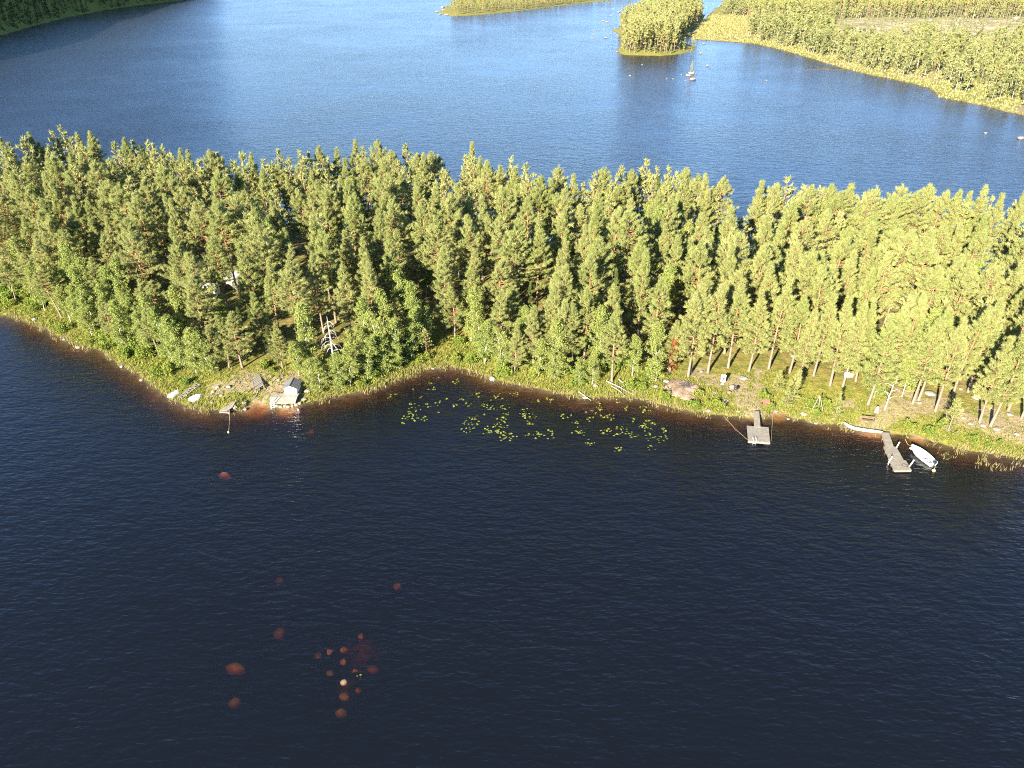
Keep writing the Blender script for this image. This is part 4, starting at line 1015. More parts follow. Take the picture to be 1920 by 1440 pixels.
for sx in (-1, 1):
    q = MB(); e = (wl / 2 + ov); zed = hw - (hr - hw) / (wl / 2) * ov
    q.slab([(0, -.22, hr + .07), (0, dp + .2, hr + .07), (sx * e, dp + .2, zed + .07), (sx * e, -.22, zed + .07)], .07)
    rp_ = q.obj('roof_panel', M['roof'], hut)
    for k in range(4):
        b_ = MB(); t_ = (k + .5) / 4; b_.bar((sx * e * t_, -.225, hr + .073 + (zed - hr) * t_), (sx * e * t_, dp + .205, hr + .073 + (zed - hr) * t_), .03, .012); b_.obj('seam', M['roof'], rp_)
q = MB(); q.bar((0, -.23, hr + .085), (0, dp + .21, hr + .085), .12, .035); q.obj('ridge_cap', M['roof'], hut)
for sx in (-1, 1):
    q = MB(); q.box((sx * (wl / 2 - .04), -.012, hw / 2), (.09, .02, hw)); q.obj('corner_board', M['palewood'], hut)
q = MB(); q.box((-wl / 2 - .012, .7, .45), (.025, .62, .9)); dr_ = q.obj('door', M['brownwood'], hut)
q = MB(); q.box((-wl / 2 - .035, .95, .45), (.03, .05, .1)); q.obj('handle', M['black'], dr_)
def deck(parent, quad, n, m, name='decking', thick=.06, gap=.10, along_first=True):
    """a run of planks filling a four-cornered deck"""
    A, B, C_, D_ = [Vector(p) for p in quad]; d_ = MB()
    for i in range(n):
        t0, t1 = (i + gap / 2) / n, (i + 1 - gap / 2) / n; dz = Vector((0, 0, rnd.uniform(-.008, .008)))
        if along_first: q_ = [A.lerp(B, t0), A.lerp(B, t1), D_.lerp(C_, t1), D_.lerp(C_, t0)]
        else: q_ = [A.lerp(D_, t0), B.lerp(C_, t0), B.lerp(C_, t1), A.lerp(D_, t1)]
        d_.slab([p + dz for p in q_], thick)
    return d_.obj(name, m, parent, kind='stuff')
pd = thing('plank_deck', 'weathered plank deck on stones in front of the white hut', 'deck', (0, 0, 0))
qu = [W(509, 736.5, zd), W(561, 737.5, zd), W(557.5, 744, zd - .05), W(506.5, 744.5, zd - .05)]
deck(pd, qu, 5, M['palewood'], 'upper_decking', along_first=False)
ql = [W(506.5, 744.7, zd - .055), W(557.5, 744.2, zd - .055), W(554, 754, .62), W(505.5, 755.5, .62)]
deck(pd, ql, 22, M['wood'], 'lower_decking', along_first=True)
for t_ in (.06, .35, .65, .94):
    f_ = Vector(ql[3]).lerp(Vector(ql[2]), t_); q = MB(); q.box((f_.x, f_.y + .15, .2), (.14, .14, .75)); q.obj('post', M['wood'], pd)
f0, f1 = Vector(ql[3]), Vector(ql[2]); q = MB(); q.bar(f0 - Vector((0, .02, .12)), f1 - Vector((0, .02, .12)), .05, .16); q.obj('edge_board', M['palewood'], pd)
hub = thing('boarded_platform', 'pale boarded platform the white hut stands on', 'deck', (0, 0, 0))
q = MB(); q.slab([W(531, 739.5, zd - .03) + [0, 2.4, 0], W(561, 740, zd - .03) + [0, 2.4, 0], W(561, 738.2, zd - .07), W(529, 738, zd - .07)], .3); q.obj('platform', M['wood'], hub)
ld = thing('bathing_ladder', 'white bathing ladder at the left corner of the plank deck', 'ladder', W(512, 756, .6))
for sx in (-.24, .24):
    q = MB(); q.tube([(sx, .05, .95), (sx, -.02, .95), (sx, -.25, .0), (sx, -.65, -1.1)], .045, 6); q.obj('rail', M['white'], ld)
for k in range(4):
    q = MB(); q.box((0, -.12 - .16 * k, .22 - .30 * k - .1), (.44, .09, .05)); q.obj('rung', M['white'], ld)
dc = thing('deck_chair', 'brown wooden deck chair left of the white hut', 'chair', W(523, 738.5, zd + .01), yaw + .5)
q = MB()
for k in range(4): q.box((-.22 + .145 * k, .05, .38), (.11, .5, .03))
q.obj('seat', M['brownwood'], dc)
q = MB()
for k in range(4): q.bar((-.22 + .145 * k, .28, .38), (-.22 + .145 * k, .52, .95), .11, .03)
q.obj('backrest', M['brownwood'], dc)
for sx in (-.27, .27):
    for sy in (-.18, .3):
        q = MB(); q.box((sx, sy, .19), (.05, .05, .38)); q.obj('leg', M['brownwood'], dc)
# slatted rack and the dark post beside it
ra = thing('slatted_rack', 'brown slatted wooden rack lying on the sandy ground left of the hut', 'rack', (0, 0, 0))
zg = hz(*W(480, 718, 1.2)[:2])
A_, B_, C_, D_ = [Vector(W(u, v, zg + dz)) for u, v, dz in ((471.5, 711, .25), (486.5, 701, .35), (494.5, 722.5, .35), (479, 731, .25))]
for k in range(8):
    t0, t1 = (k + .08) / 8, (k + .80) / 8; q = MB(); q.slab([A_.lerp(D_, t0), B_.lerp(C_, t0), B_.lerp(C_, t1), A_.lerp(D_, t1)], .05); q.obj('slat', M['wood'], ra)
for t_ in (.04, .45, .96):
    q = MB(); q.bar(A_.lerp(B_, t_) - Vector((0, 0, .12)), D_.lerp(C_, t_) - Vector((0, 0, .12)), .12, .14); q.obj('beam', M['brownwood'], ra)
for p_ in (A_, B_, C_, D_):
    q = MB(); q.box((p_.x, p_.y, zg + .05), (.16, .16, .5)); q.obj('foot', M['brownwood'], ra)
p_ = G(478, 733); q = MB(); q.tube([(0, 0, -.1), (-.02, 0, 1.2), (-.03, .02, 2.3)], [.09, .08, .07], 8)
tag(q.obj('wooden_post', M['darkwood'], None, p_), 'dark tarred post at the corner of the slatted rack', 'post')
p_ = G(527, 704); q = MB(); q.tube([(0, 0, -.1), (.02, 0, 1.3)], [.05, .045], 6); tag(q.obj('wooden_post', M['darkwood'], None, p_), 'short dark post between the slatted rack and the hut roof', 'post')

# ------------------------------------------------------------------ boats
def hull_sections(L, B, D_, n=14, tr=.80):
    S_ = []
    for i in range(n + 1):
        t = i / n; b = B / 2 * (tr + (1 - tr) * min(t / .35, 1)) * (1 - max(0, (t - .42) / .58) ** 2.3); k_ = D_ * (max(0, (t - .55) / .45) ** 2) * .75; g = D_ * (1 + .28 * t * t)
        S_.append((t * L, max(b, .015), k_, g))
    return S_
def boat_shell(L, B, D_, inner=True, off=.05):
    m_ = MB(); S_ = hull_sections(L, B, D_); ring = []
    for x_, b, k_, g in S_:
        ring.append([(x_, -b, g), (x_, -b * .92, k_ + (g - k_) * .5), (x_, -b * .62, k_ + (g - k_) * .1), (x_, 0, k_ - .02), (x_, b * .62, k_ + (g - k_) * .1), (x_, b * .92, k_ + (g - k_) * .5), (x_, b, g)])
    def skin(R_, flip):
        vs = [p for r_ in R_ for p in r_]; fs = []
        for i in range(len(R_) - 1):
            for j in range(6):
                f = (i * 7 + j, i * 7 + j + 1, (i + 1) * 7 + j + 1, (i + 1) * 7 + j); fs.append(f if flip else f[::-1])
        m_.add(vs, fs)
    skin(ring, False); m_.add(ring[0], [(0, 1, 2, 3, 4, 5, 6)])
    if inner:
        rin = []
        for (x_, b, k_, g) in S_:
            bb = max(b - off - .02, .004); x2 = min(max(x_, off), L - .14); kk = min(k_ + .12, g - .02); rin.append([(x2, -bb, g + .012), (x2, -bb * .88, kk + (g - kk) * .5), (x2, -bb * .6, kk + .04), (x2, 0, kk), (x2, bb * .6, kk + .04), (x2, bb * .88, kk + (g - kk) * .5), (x2, bb, g + .012)])
        skin(rin, True); m_.add(rin[0], [(6, 5, 4, 3, 2, 1, 0)])
        for i in range(len(ring) - 1):      # gunwale
            for j in (0, 6): m_.add([ring[i][j], ring[i + 1][j], rin[i + 1][j], rin[i][j]], [(0, 1, 2, 3) if j else (3, 2, 1, 0)])
        m_.add([ring[0][0], ring[0][6], rin[0][6], rin[0][0]], [(0, 1, 2, 3)])
    return m_
st, bw_ = W(1749.5, 870, .3), W(1708.5, 836.5, .3)
Lb = float(np.linalg.norm((bw_ - st)[:2])); yb = frame_from(st, bw_)
bt = thing('motorboat', 'open white motorboat moored beside the long jetty', 'boat', (st[0], st[1], -.12), yb)
boat_shell(Lb, 1.75, .62).obj('hull', M['hull'], bt, smooth=False)
for xx, wd_ in ((.95, 1.30), (2.35, 1.50), (3.7, 1.18)):
    q = MB(); q.box((xx, 0, .46), (.32, wd_, .05)); q.obj('bench', M['hull'], bt)
q = MB(); q.add([(Lb - 1.35, -.52, .70), (Lb - 1.35, .52, .70), (Lb - .55, .26, .76), (Lb - .16, 0, .80), (Lb - .55, -.26, .76)], [(0, 1, 2, 3, 4)]); q.obj('foredeck', M['white'], bt)
q = MB(); q.bar((.5, -.35, .22), (3.6, -.42, .24), .10, .05); q.obj('oar', M['wood'], bt)
om = MB(); om.box((-.20, 0, .85), (.36, .30, .34)); om.box((-.20, 0, .40), (.14, .10, .9)); om.bar((-.05, 0, .82), (.4, .12, .88), .05, .05)
mo = om.obj('outboard_motor', M['black'], bt); q = MB(); q.lathe([(.02, -.02), (.13, 0), (.02, .02)], 8, (-.3, 0, -.02)); q.obj('propeller', M['metal'], mo)
def rope(pts, r_, lab, m_='rope', nm='mooring_rope'):
    q = MB(); q.tube(pts, r_, 5); return tag(q.obj(nm, M[m_]), lab, 'rope')
b1 = W(1708.5, 836.5, .55); b2 = G(1697, 824); rope([b1, (b1 + b2) / 2 - [0, 0, .25], b2 + [0, 0, .05]], .035, 'brown rope from the bow of the moored white boat to the bank')
def buoy(u, v, r_, m_, lab):
    p = W(u, v, 0); q = MB(); q.lathe([(.02, -r_), (r_ * .7, -r_ * .7), (r_, 0), (r_ * .85, r_ * .5), (r_ * .5, r_ * .86), (.05, r_)], 12)
    o = thing('buoy', lab, 'buoy', (p[0], p[1], r_ * .35)); q.obj('float', M[m_], o, smooth=True)
    q = MB(); q.tube([(0, 0, r_ * .95), (0, 0, r_ * 1.3), (.05, 0, r_ * 1.45)], .025, 6); q.obj('ring', M['metal'], o)
buoy(1750.5, 883, .22, 'yellow', 'yellow round buoy at the stern of the moored white boat')
buoy(559, 769, .14, 'white', 'small white buoy off the right corner of the plank deck')
buoy(428.5, 811, .15, 'yellow', 'small pale yellow buoy out from the little landing')
def dinghy(u0, v0, u1, v1, B, m_, m2, lab, roll):
    a, b = G(u0, v0), G(u1, v1); L_ = float(np.linalg.norm((b - a)[:2])); o = thing('dinghy', lab, 'boat', (a[0], a[1], min(a[2], b[2]) + .52), frame_from(a, b), 'upturned dinghies on the shore')
    sh = boat_shell(L_, B, .46, False).obj('hull', M[m_], o); sh.rotation_euler = (math.pi + roll, 0, 0)
    q = MB(); q.bar((.1, 0, .015), (L_ * .62, 0, .015), .06, .05); q.obj('keel', M[m2], o)
    for sy in (-1, 1):
        q = MB(); S_ = hull_sections(L_, B, .46)
        for i in range(len(S_) - 2): q.bar((S_[i][0], sy * S_[i][1] * 1.01, -S_[i][3] + .03), (S_[i + 1][0], sy * S_[i + 1][1] * 1.01, -S_[i + 1][3] + .03), .05, .05)
        q.obj('gunwale', M[m2], o)
dinghy(320, 747, 340, 728, 1.35, 'greyhull', 'greyhull', 'upturned mossy grey dinghy nearest the water, left of the boat slip', 0)
dinghy(357.5, 753, 381, 737, 1.35, 'hull', 'teal', 'upturned white dinghy with greenish side right of the boat slip', 0)
sl_ = thing('boat_slip', 'ladder like wooden boat slip between the two upturned dinghies', 'boat slip', (0, 0, 0))
a, b = G(338, 750), G(374, 723); a[2] += .3; b[2] += .35; side = np.cross(unit(b - a), [0, 0, 1]) * .38
for sg in (-1, 1):
    q = MB(); q.bar(a + side * sg, b + side * sg, .11, .14); q.obj('rail', M['wood'], sl_)
for k in range(9):
    p_ = a + (b - a) * (k + .5) / 9; q = MB(); q.bar(p_ - side * 1.3 + [0, 0, .07], p_ + side * 1.3 + [0, 0, .07], .15 if k % 3 else .3, .05); q.obj('rung', M['palewood'], sl_)
pl_ = thing('pallet', 'broken grey pallet in the grass above the boat slip', 'pallet', G(352, 716) + [0, 0, .12], .5)
for k in range(5):
    q = MB(); q.box((-.5 + .25 * k, 0, .1), (.13, .9, .03)); q.obj('slat', M['wood'], pl_)
for k in range(3):
    q = MB(); q.box((0, -.4 + .4 * k, .03), (1.15, .1, .1)); q.obj('beam', M['wood'], pl_)
# little landing
la = thing('landing_stage', 'little wedge shaped wooden landing at the tip of the point', 'jetty', (0, 0, 0))
deck(la, [W(412, 768.5, .5), W(443.5, 750, .75), W(436, 763.5, .6), W(425, 770.5, .45)], 7, M['wood'], along_first=False)
q = MB(); q.slab([W(411, 770.3, .42), W(431, 772.3, .42), W(431, 774.3, .40), W(411, 772.3, .40)], .12); q.obj('front_board', M['palewood'], la)
for u, v in ((414, 769.5), (428, 771)):
    p_ = W(u, v, .4); q = MB(); q.tube([p_ - [0, 0, 1], p_ + [0, 0, .05]], .08, 6); q.obj('pile', M['brownwood'], la)
a, b = W(430, 771, .45), W(430.5, 789, -.05); q = MB(); q.tube([a + [0, 0, .5], a + [.02, 0, .1], b], .035, 6); tag(q.obj('mooring_pole', M['wood']), 'thin pale mooring pole slanting from the little landing into the water', 'pole')
a = W(430.5, 789, .0); b = W(428.5, 811, 0.02); rope([a - [0, 0, .05], b], .018, 'thin line from the little landing to the pale yellow buoy')

# ------------------------------------------------------------------ square jetty
ZJ = .5
sj = thing('square_jetty', 'jetty with grey square platform at the end of a narrow gangway', 'jetty', (0, 0, 0))
g4 = [W(1412.5, 771, .85), W(1423.5, 771, .85), W(1426, 801, ZJ + .05), W(1414, 800, ZJ + .05)]
deck(sj, g4, 5, M['palewood'], 'gangway', gap=.07)
p4 = [W(1400, 798, ZJ), W(1441, 801, ZJ), W(1444, 829, ZJ), W(1402.5, 825.5, ZJ)]
deck(sj, p4, 22, M['wood'], 'platform', gap=.12)
q = MB(); q.slab([Vector(W(1402.5, 826, ZJ + .01)), Vector(W(1444, 829.3, ZJ + .01)), Vector(W(1444.2, 830.5, ZJ - .01)), Vector(W(1402.6, 827.2, ZJ - .01))], .24); q.obj('edge_board', M['palewood'], sj)
for t_ in (.15, .85):
    a_, b_ = Vector(p4[0]).lerp(Vector(p4[1]), t_), Vector(p4[3]).lerp(Vector(p4[2]), t_); q = MB(); q.bar(a_ - Vector((0, 0, .3)), b_ - Vector((0, 0, .3)), .7, .4); q.obj('pontoon', M['black'], sj)
lp = Vector(p4[3]).lerp(Vector(p4[2]), .3); q = MB()
for sx in (-.2, .2): q.tube([lp + Vector((sx, .5, .03)), lp + Vector((sx, .35, .35)), lp + Vector((sx, -.05, .3)), lp + Vector((sx, -.12, -.9))], .03, 6)
for k in range(3): q.tube([lp + Vector((-.2, -.12, -.1 - .28 * k)), lp + Vector((.2, -.12, -.1 - .28 * k))], .025, 5)
q.obj('swim_ladder', M['metal'], sj)
a, b = W(1402, 825, ZJ), W(1357, 780, .1); rope([a, (a + b) / 2 - [0, 0, .22], b], .014, 'thin mooring line running up left from the square jetty')
a, b = W(1446, 827, ZJ), W(1450, 769, .4); rope([a, (a + b) / 2 - [0, 0, .2], b], .014, 'thin mooring line right of the square jetty gangway')
p_ = G(1450.5, 769); q = MB(); q.tube([p_ - [0, 0, .2], p_ + [0.02, 0, .9]], .06, 6); tag(q.obj('mooring_post', M['darkwood']), 'dark mooring post at the inlet right of the square jetty', 'post')

# ------------------------------------------------------------------ long jetty
lj = thing('long_jetty', 'long pale jetty of three stepped sections at the right', 'jetty', (0, 0, 0))
for nm, qd, n_ in (('shore_section', [W(1654, 810.5, .55), W(1667, 811, .55), W(1675.5, 836.5, .48), W(1661, 836, .48)], 18), ('middle_section', [W(1658, 836.3, .48), W(1680.5, 837.5, .48), W(1694.5, 862.3, .48), W(1670, 862.8, .48)], 18), ('outer_section', [W(1670, 863.2, .48), W(1698.5, 863, .48), W(1709, 881, .48), W(1678, 881.3, .48)], 14)):
    deck(lj, qd, n_, M['palewood'], nm, gap=.09, along_first=False)
    a_, b_, c_, d_ = [Vector(p) for p in qd]; q = MB()
    for e0, e1 in ((a_, d_), (b_, c_), (d_, c_)): q.bar(e0 - Vector((0, 0, .2)), e1 - Vector((0, 0, .2)), .08, .24)
    q.obj('beam', M['palewood'], lj)
    for e0, t_ in ((a_.lerp(d_, .3), 0), (b_.lerp(c_, .3), 0), (a_.lerp(d_, .8), 0), (b_.lerp(c_, .8), 0)):
        q = MB(); q.tube([e0 - Vector((0, 0, 2.2)), e0 - Vector((0, 0, .1))], .07, 6); q.obj('pile', M['brownwood'], lj)
for u, v, l_, lx in ((1681.5, 838, .75, .25), (1667, 865.5, .8, .3), (1705.5, 874, .95, .4)):
    p_ = Vector(W(u, v, .40)); q = MB(); q.tube([p_ - Vector((0, 0, 1.5)), p_, p_ + Vector((lx, .12, l_))], .065, 8); q.obj('mooring_pole', M['white'], lj)
p_ = Vector(W(1697, 873, .53)); q = MB(); q.tube([p_ + Vector((.45 * math.cos(a) * (1 - a / 30), .4 * math.sin(a) * (1 - a / 40), 0)) for a in np.linspace(0, 14, 40)], .02, 4); tag(q.obj('rope_coil', M['darkwood']), 'dark rope coil lying on the outer end of the long jetty', 'rope')
pts = [W(1582, 792, .35), W(1590, 798, .3), W(1603, 803.3, .28), W(1623, 806.6, .28), W(1640, 808.6, .28), W(1655, 810.5, .3)]
q = MB(); q.tube(pts, [.2, .24, .25, .25, .24, .2], 10); tag(q.obj('shore_log', M['deadwood'], smooth=True), 'long curved whitish log along the waterline left of the long jetty', 'log')
be = thing('bench', 'brown wooden bench facing the water left of the long jetty', 'bench', G(1626, 793), frame_from(G(1614, 794), G(1638, 795)))
q = MB()
for k in range(3): q.box((0, -.16 + .16 * k, .45), (1.75, .13, .045))
q.obj('seat', M['brownwood'], be)
q = MB()
for k in range(2): q.box((0, .36, .66 + .2 * k), (1.75, .04, .13))
q.obj('backrest', M['brownwood'], be)
for sx in (-.8, .8):
    for sy in (-.2, .3):
        q = MB(); q.box((sx, sy, .21), (.09, .09, .42)); q.obj('leg', M['brownwood'], be)
    q = MB(); q.box((sx, .05, .66), (.09, .62, .05)); q.obj('armrest', M['brownwood'], be)
    q = MB(); q.bar((sx, .32, .3), (sx, .38, .95), .08, .06); q.obj('upright', M['brownwood'], be)

# ------------------------------------------------------------------ things on the right bank
so = thing('solar_panel', 'upright dark solar panel on a pale post beside the barbecue', 'solar panel', G(1354, 721), -.38)
q = MB(); q.box((0, 0, .12), (.42, .42, .35)); q.obj('footing', M['granite'], so)
q = MB(); q.tube([(0, 0, .2), (0, .06, 1.75)], .05, 8); q.obj('post', M['white'], so)
Rt = Matrix.Rotation(math.radians(-62), 3, 'X')
q = MB(); q.box((.05, -.12, 1.15), (.66, 1.15, .05), Matrix.Rotation(math.radians(70), 3, 'X')); fr_ = q.obj('frame', M['white'], so)
for i in range(3):
    for j in range(5):
        q = MB(); R_ = Matrix.Rotation(math.radians(70), 3, 'X'); c_ = R_ @ Vector((-.2 + .2 * i, -.44 + .22 * j, .03)) + Vector((.05, -.12, 1.15)); q.box(c_, (.19, .21, .012), R_); q.obj('cell', M['cell'], fr_)
bq = thing('kettle_barbecue', 'black kettle barbecue on the bare ground left of the path', 'barbecue', G(1378, 735))
q = MB(); q.lathe([(.05, .42), (.24, .50), (.31, .66), (.31, .70)], 14); q.obj('bowl', M['black'], bq, smooth=True)
q = MB(); q.lathe([(.32, .705), (.29, .84), (.18, .93), (.03, .96)], 14); ldq = q.obj('lid', M['black'], bq, smooth=True)
q = MB(); q.box((0, 0, .99), (.16, .04, .05)); q.obj('handle', M['brownwood'], ldq)
for k in range(3):
    a = k * 2.09; q = MB(); q.tube([(math.cos(a) * .2, math.sin(a) * .2, .5), (math.cos(a) * .34, math.sin(a) * .34, 0)], .022, 5); q.obj('leg', M['black'], bq)
rock(1372, 727, 11, 'white rounded stone just left of the kettle barbecue', gb, .7, 1, 'granite'); rock(1367, 737, 9, 'reddish stone below left of the kettle barbecue', gb, .6, 1, 'redstone')
wc = thing('garden_cart', 'red garden cart tipped in the bushes right of the gangway', 'cart', G(1436, 759) + [0, 0, .42], frame_from(G(1428, 757), G(1443, 757)))
q = MB(); q.add([(-.62, -.36, .02), (.40, -.42, 0), (.55, .42, .22), (-.70, .36, .24), (-.35, -.2, -.28), (.28, -.22, -.30), (.34, .24, -.2), (-.38, .2, -.18)], [(3, 2, 1, 0), (0, 1, 5, 4), (1, 2, 6, 5), (2, 3, 7, 6), (3, 0, 4, 7), (4, 5, 6, 7)]); q.obj('tray', M['red'], wc)
q = MB(); q.bar((.42, -.42, .03), (.58, .44, .24), .07, .06); q.obj('rim', M['red'], wc)
for sy in (-.25, .25):
    q = MB(); q.tube([(.35, sy, -.15), (1.05, sy * 1.3, .05)], .025, 6); q.obj('handle', M['darkwood'], wc)
q = MB(); q.lathe([(.03, -.04), (.19, -.05), (.2, 0), (.19, .05), (.03, .04)], 12); wq = q.obj('wheel', M['black'], wc, (-.72, 0, -.25)); wq.rotation_euler = (math.pi / 2, 0, 0)
tb = min((t for t in trees if t['note'] == 'foot seen' and t['kind'] == 'pine'), key=lambda t: (t['x'] - G(1580, 725)[0]) ** 2 + (t['y'] - G(1580, 725)[1]) ** 2)
q = MB(); q.box((.32, -.26, 2.35), (1.3, .05, .72), Matrix.Rotation(math.radians(-14), 3, 'X')); wbn = thing('notice_board', 'white board fixed low on a pine trunk above the bank', 'board', (tb['x'], tb['y'], tb['z'])); q.obj('panel', M['white'], wbn)
q = MB(); q.box((.32, -.2, 2.35), (1.2, .05, .06)); q.obj('batten', M['wood'], wbn)
# burnt brush heap
hp_ = G(1281, 728); q = MB(); rs = [3.1, 2.7, 2.0, 1.2, .5]; n_ = 26; vs_, fs_ = [], []
for i, r_ in enumerate(rs):
    for k in range(n_):
        a = 2 * math.pi * k / n_; e = 1 + .10 * math.sin(3 * a + i) + .06 * math.sin(7 * a); vs_.append((math.cos(a) * r_ * e, math.sin(a) * r_ * .95 * e, [-.08, .12, .30, .42, .36][i] + rnd.uniform(-.05, .05)))
for i in range(4):
    for k in range(n_): fs_.append((i * n_ + k, i * n_ + (k + 1) % n_, (i + 1) * n_ + (k + 1) % n_, (i + 1) * n_ + k))
fs_.append(tuple(4 * n_ + k for k in range(n_)))
bh = thing('brush_heap', 'round burnt brush heap of grey ash with a rusty rim', 'brush heap', hp_)
q.add(vs_, fs_); q.obj('ash_mound', M['ash'], bh, smooth=True)
q = MB()
for _ in range(60):
    a, r_ = rnd.uniform(0, 6.28), .9 * math.sqrt(rnd.random()); l_ = rnd.uniform(.2, .6); b_ = rnd.uniform(0, 3.1); c_ = Vector((math.cos(a) * r_ + .35, math.sin(a) * r_, .46)); q.bar(c_, c_ + Vector((math.cos(b_) * l_, math.sin(b_) * l_, rnd.uniform(-.02, .08))), .06, .05)
q.obj('charred_sticks', M['char'], bh, kind='stuff')
q = MB()
for _ in range(260):
    a, r_ = rnd.uniform(0, 6.28), rnd.uniform(1.2, 3.1); l_ = rnd.uniform(.3, 1.0); b_ = a + 1.57 + rnd.gauss(0, .5); c_ = Vector((math.cos(a) * r_, math.sin(a) * r_, .42 - .11 * r_ + rnd.uniform(0, .12))); q.bar(c_, c_ + Vector((math.cos(b_) * l_, math.sin(b_) * l_, rnd.uniform(-.05, .15))), .04, .03)
q.obj('brushwood', M['rust'] if False else M['brownwood'], bh, kind='stuff')
# rust coloured dying pine
p_ = G(1256, 700); o = thing('dying_pine', 'small dying pine with rust orange needles beside the burnt brush heap', 'tree', p_ - [0, 0, .05]); o.scale = (1.35, 1.35, 1.45)
dm = YOUNG[1][1].copy(); dm.materials[0] = M['rust']; link('trunk', YOUNG[1][0], o); link('crown', dm, o)
# bleached snag
p_ = G(629, 690); sn = thing('dead_snag', 'tall bleached dead tree with bare drooping limbs near the shore', 'tree', p_ - [0, 0, .1])
Hs = 9.3; q = MB(); q.tube([(0, 0, 0), (-.08, 0, 3), (-.14, .05, 6), (-.2, .05, 8.2), (-.22, .05, Hs)], [.22, .18, .13, .06, .02], 8); q.obj('trunk', M['deadwood'], sn, smooth=True)
rs_ = random.Random(5)
for k in range(20):
    z0 = 3.2 + 5.2 * k / 19 * rs_.uniform(.92, 1.05); a = k * 2.4 + rs_.uniform(-.5, .5); l_ = rs_.uniform(.9, 2.0) * (1.1 - .4 * (z0 - 3.2) / 6)
    dx, dy = math.cos(a), math.sin(a); b0 = Vector((-.2 * z0 / Hs, .03, z0)); m1 = b0 + Vector((dx * l_ * .45, dy * l_ * .45, .15)); m2 = b0 + Vector((dx * l_ * .85, dy * l_ * .85, -.2)); e_ = b0 + Vector((dx * l_ * 1.05, dy * l_ * 1.05, -.95 * rs_.uniform(.6, 1.2)))
    q = MB(); q.tube([b0, m1, m2, e_], [.055, .045, .03, .012], 5)
    t1 = m1.lerp(m2, .5); q.tube([t1, t1 + Vector((dx * .3 - dy * .35, dy * .3 + dx * .35, -.6))], [.028, .012], 4)
    q.obj('limb', M['deadwood'], sn)
# fallen branches on the bank
for i, (u0, v0, u1, v1, lab) in enumerate([(1137, 717, 1188, 742, 'long pale fallen trunk slanting to the water by the lily bay'), (1146, 727, 1172, 744, 'shorter fallen pole beside the long pale fallen trunk'), (1160, 714, 1192, 738, 'thin bent fallen branch right of the long fallen trunk'), (1085, 738, 1108, 752, 'fallen branch reaching the water beside the flat brown rock')]):
    a, b = G(u0, v0), G(u1, v1); a[2] += .25; b[2] += .12; q = MB(); q.tube([a, (a + b) / 2 + [rnd.uniform(-.3, .3), 0, .15], b], [.09, .07, .03], 6)
    for t_ in (.3, .5, .7): p_ = a + (b - a) * t_ + [0, 0, .08]; q.tube([p_, p_ + [rnd.uniform(-.7, .7), rnd.uniform(-.5, .3), .3]], [.03, .01], 4)
    tag(q.obj('fallen_branch', M['deadwood'] if i != 1 else M['wood']), lab, 'branch', 'fallen branches on the bank')
# teepee of poles
tp = thing('pole_tripod', 'tripod of bare leaning poles at the bank left of the white board', 'tripod', G(1531, 768))
for k in range(3):
    a = [3.6, 4.7, 5.7][k]; q = MB(); q.tube([(math.cos(a) * .95, math.sin(a) * .8, 0), (0, .1, 2.4)], [.05, .035], 6); q.obj('pole', M['wood'], tp)
# stump by the long jetty
q = MB(); q.lathe([(.34, 0), (.24, .25), (.2, .7), (.08, 1.0)], 10); tag(q.obj('tree_stump', M['deadwood'], None, G(1643, 772) - [0, 0, .05]), 'pale split tree stump above the bench', 'stump')
q = MB(); q.tube([(0, 0, 0), (.05, 0, 2.2), (.2, 0, 4.6)], [.1, .08, .03], 7); ds = thing('dead_snag', 'small forked dead tree standing among birch leaves above the long jetty', 'tree', G(1658, 770) - [0, 0, .05]); q.obj('trunk', M['deadwood'], ds)
for k in range(6):
    a = k * 1.9; z0 = 2 + .45 * k; q = MB(); q.tube([(.04 * k, 0, z0), (math.cos(a) * .8, math.sin(a) * .6, z0 + .5), (math.cos(a) * 1.3, math.sin(a) * .9, z0 + .4)], [.04, .03, .01], 5); q.obj('limb', M['deadwood'], ds)

# ------------------------------------------------------------------ cabins glimpsed through the wood
def cabin(name, lab, cat, u, v, L_, B_, h_, hr_, wall_m, roof_m, rz, win=True):
    p = G(u, v); o = thing(name, lab, cat, p - [0, 0, .05], rz); w = MB()
    w.add([(-L_/2, -B_/2, 0), (L_/2, -B_/2, 0), (L_/2, B_/2, 0), (-L_/2, B_/2, 0), (-L_/2, -B_/2, h_), (L_/2, -B_/2, h_), (L_/2, B_/2, h_), (-L_/2, B_/2, h_), (-L_/2, 0, hr_), (L_/2, 0, hr_)], [(0, 1, 5, 4), (2, 3, 7, 6), (1, 2, 6, 9, 5), (3, 0, 4, 8, 7)]); w.obj('wall', M[wall_m], o)
    for sy in (-1, 1):
        q = MB(); q.slab([(-L_/2 - .3, 0, hr_ + .1), (L_/2 + .3, 0, hr_ + .1), (L_/2 + .3, sy * (B_/2 + .35), h_ - .05), (-L_/2 - .3, sy * (B_/2 + .35), h_ - .05)], .09); q.obj('roof_panel', M[roof_m], o)
    if win:
        for sx in (-.25, .25):
            q = MB(); q.box((sx * L_, -B_/2 - .02, h_ * .58), (.9, .05, .8)); f_ = q.obj('window', M['white'], o); q = MB(); q.box((sx * L_, -B_/2 - .05, h_ * .58), (.74, .03, .64)); q.obj('pane', M['glass'], f_)
        q = MB(); q.box((0, -B_/2 - .025, .95), (.8, .05, 1.9)); q.obj('door', M['palewood'], o)
    return o
cabin('cabin', 'red cabin half hidden behind pines above the square jetty', 'cabin', 1405, 612, 4.2, 3.4, 2.2, 3.1, 'red', 'roof', .1)
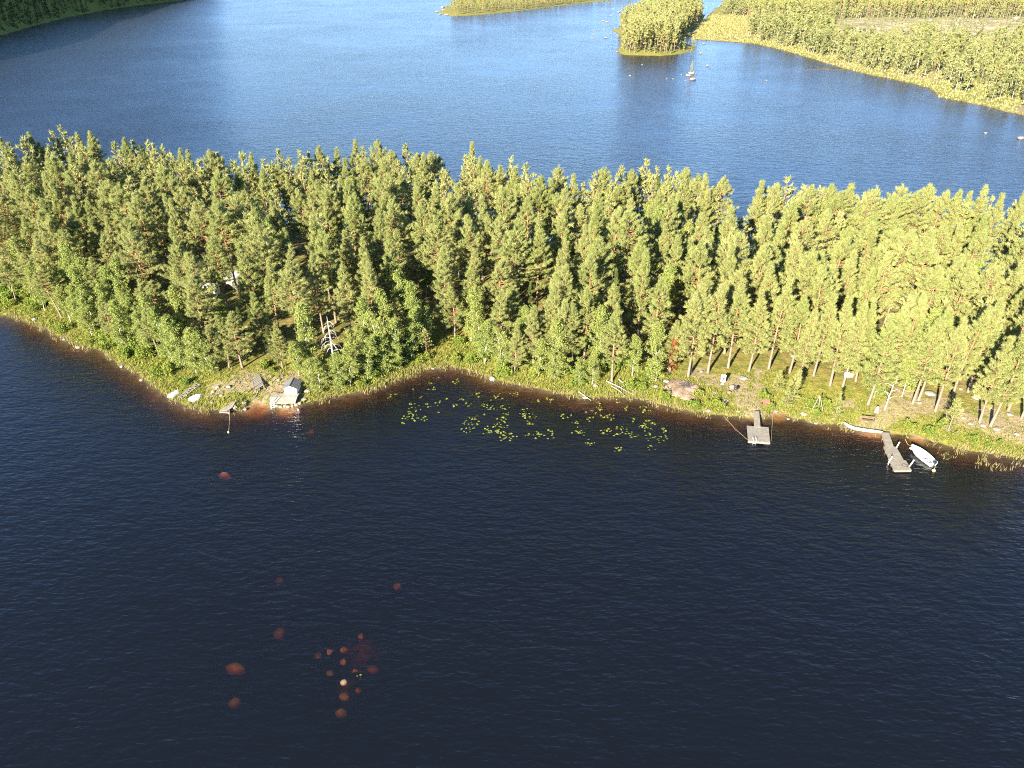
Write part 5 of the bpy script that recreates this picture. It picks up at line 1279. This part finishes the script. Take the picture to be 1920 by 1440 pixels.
cabin('cabin', 'pale roofed cabin glimpsed between pines behind the camper', 'cabin', 455, 532, 5.5, 4.5, 2.3, 3.2, 'wood', 'metal', .25)
cv_ = thing('camper', 'white camper with dark window band glimpsed through the wood', 'camper', G(396, 556), -.15)
q = MB(); q.add([(-1.5, -1, .4), (1.5, -1, .4), (1.5, 1, .4), (-1.5, 1, .4), (-1.55, -1.05, 1.2), (1.55, -1.05, 1.2), (1.55, 1.05, 1.2), (-1.55, 1.05, 1.2), (-1.4, -.9, 2.3), (1.4, -.9, 2.3), (1.4, .95, 2.35), (-1.4, .95, 2.35)],
      [(0, 1, 5, 4), (1, 2, 6, 5), (2, 3, 7, 6), (3, 0, 4, 7), (4, 5, 9, 8), (5, 6, 10, 9), (6, 7, 11, 10), (7, 4, 8, 11), (8, 9, 10, 11), (3, 2, 1, 0)]); q.obj('body', M['white'], cv_)
q = MB(); q.box((0, -1.0, 1.65), (2.3, .06, .5), Matrix.Rotation(math.radians(-8), 3, 'X')); q.obj('window', M['glass'], cv_)
q = MB(); q.box((.3, .1, 2.36), (.7, .7, .1)); q.obj('roof_hatch', M['greyhull'], cv_)
for sx in (-.9, .9):
    for sy in (-.95, .95):
        q = MB(); q.lathe([(.05, -.09), (.33, -.09), (.33, .09), (.05, .09)], 14); o_ = q.obj('wheel', M['black'], cv_, (sx, sy, .33)); o_.rotation_euler = (math.pi / 2, 0, 0)
tn = thing('tent', 'small red dome tent in front of the white camper', 'tent', G(402, 562), .3)
q = MB(); q.lathe([(1.0, 0), (.95, .35), (.75, .75), (.4, 1.05), (.05, 1.15)], 12); q.obj('canopy', M['red'], tn)
q = MB(); q.add([(-.35, -1.0, .02), (.35, -1.0, .02), (.25, -.86, .55), (0, -.78, .75), (-.25, -.86, .55)], [(0, 1, 2, 3, 4)]); q.obj('door_flap', M['white'], tn)
p_ = G(1296, 139); o = thing('young_pine', 'lone small pine growing on the rocky islet', 'tree', (p_[0], p_[1], .9)); o.scale = (1.0, 1.0, 1.35)
link('trunk', YOUNG[2][0], o); link('crown', YOUNG[2][1], o)
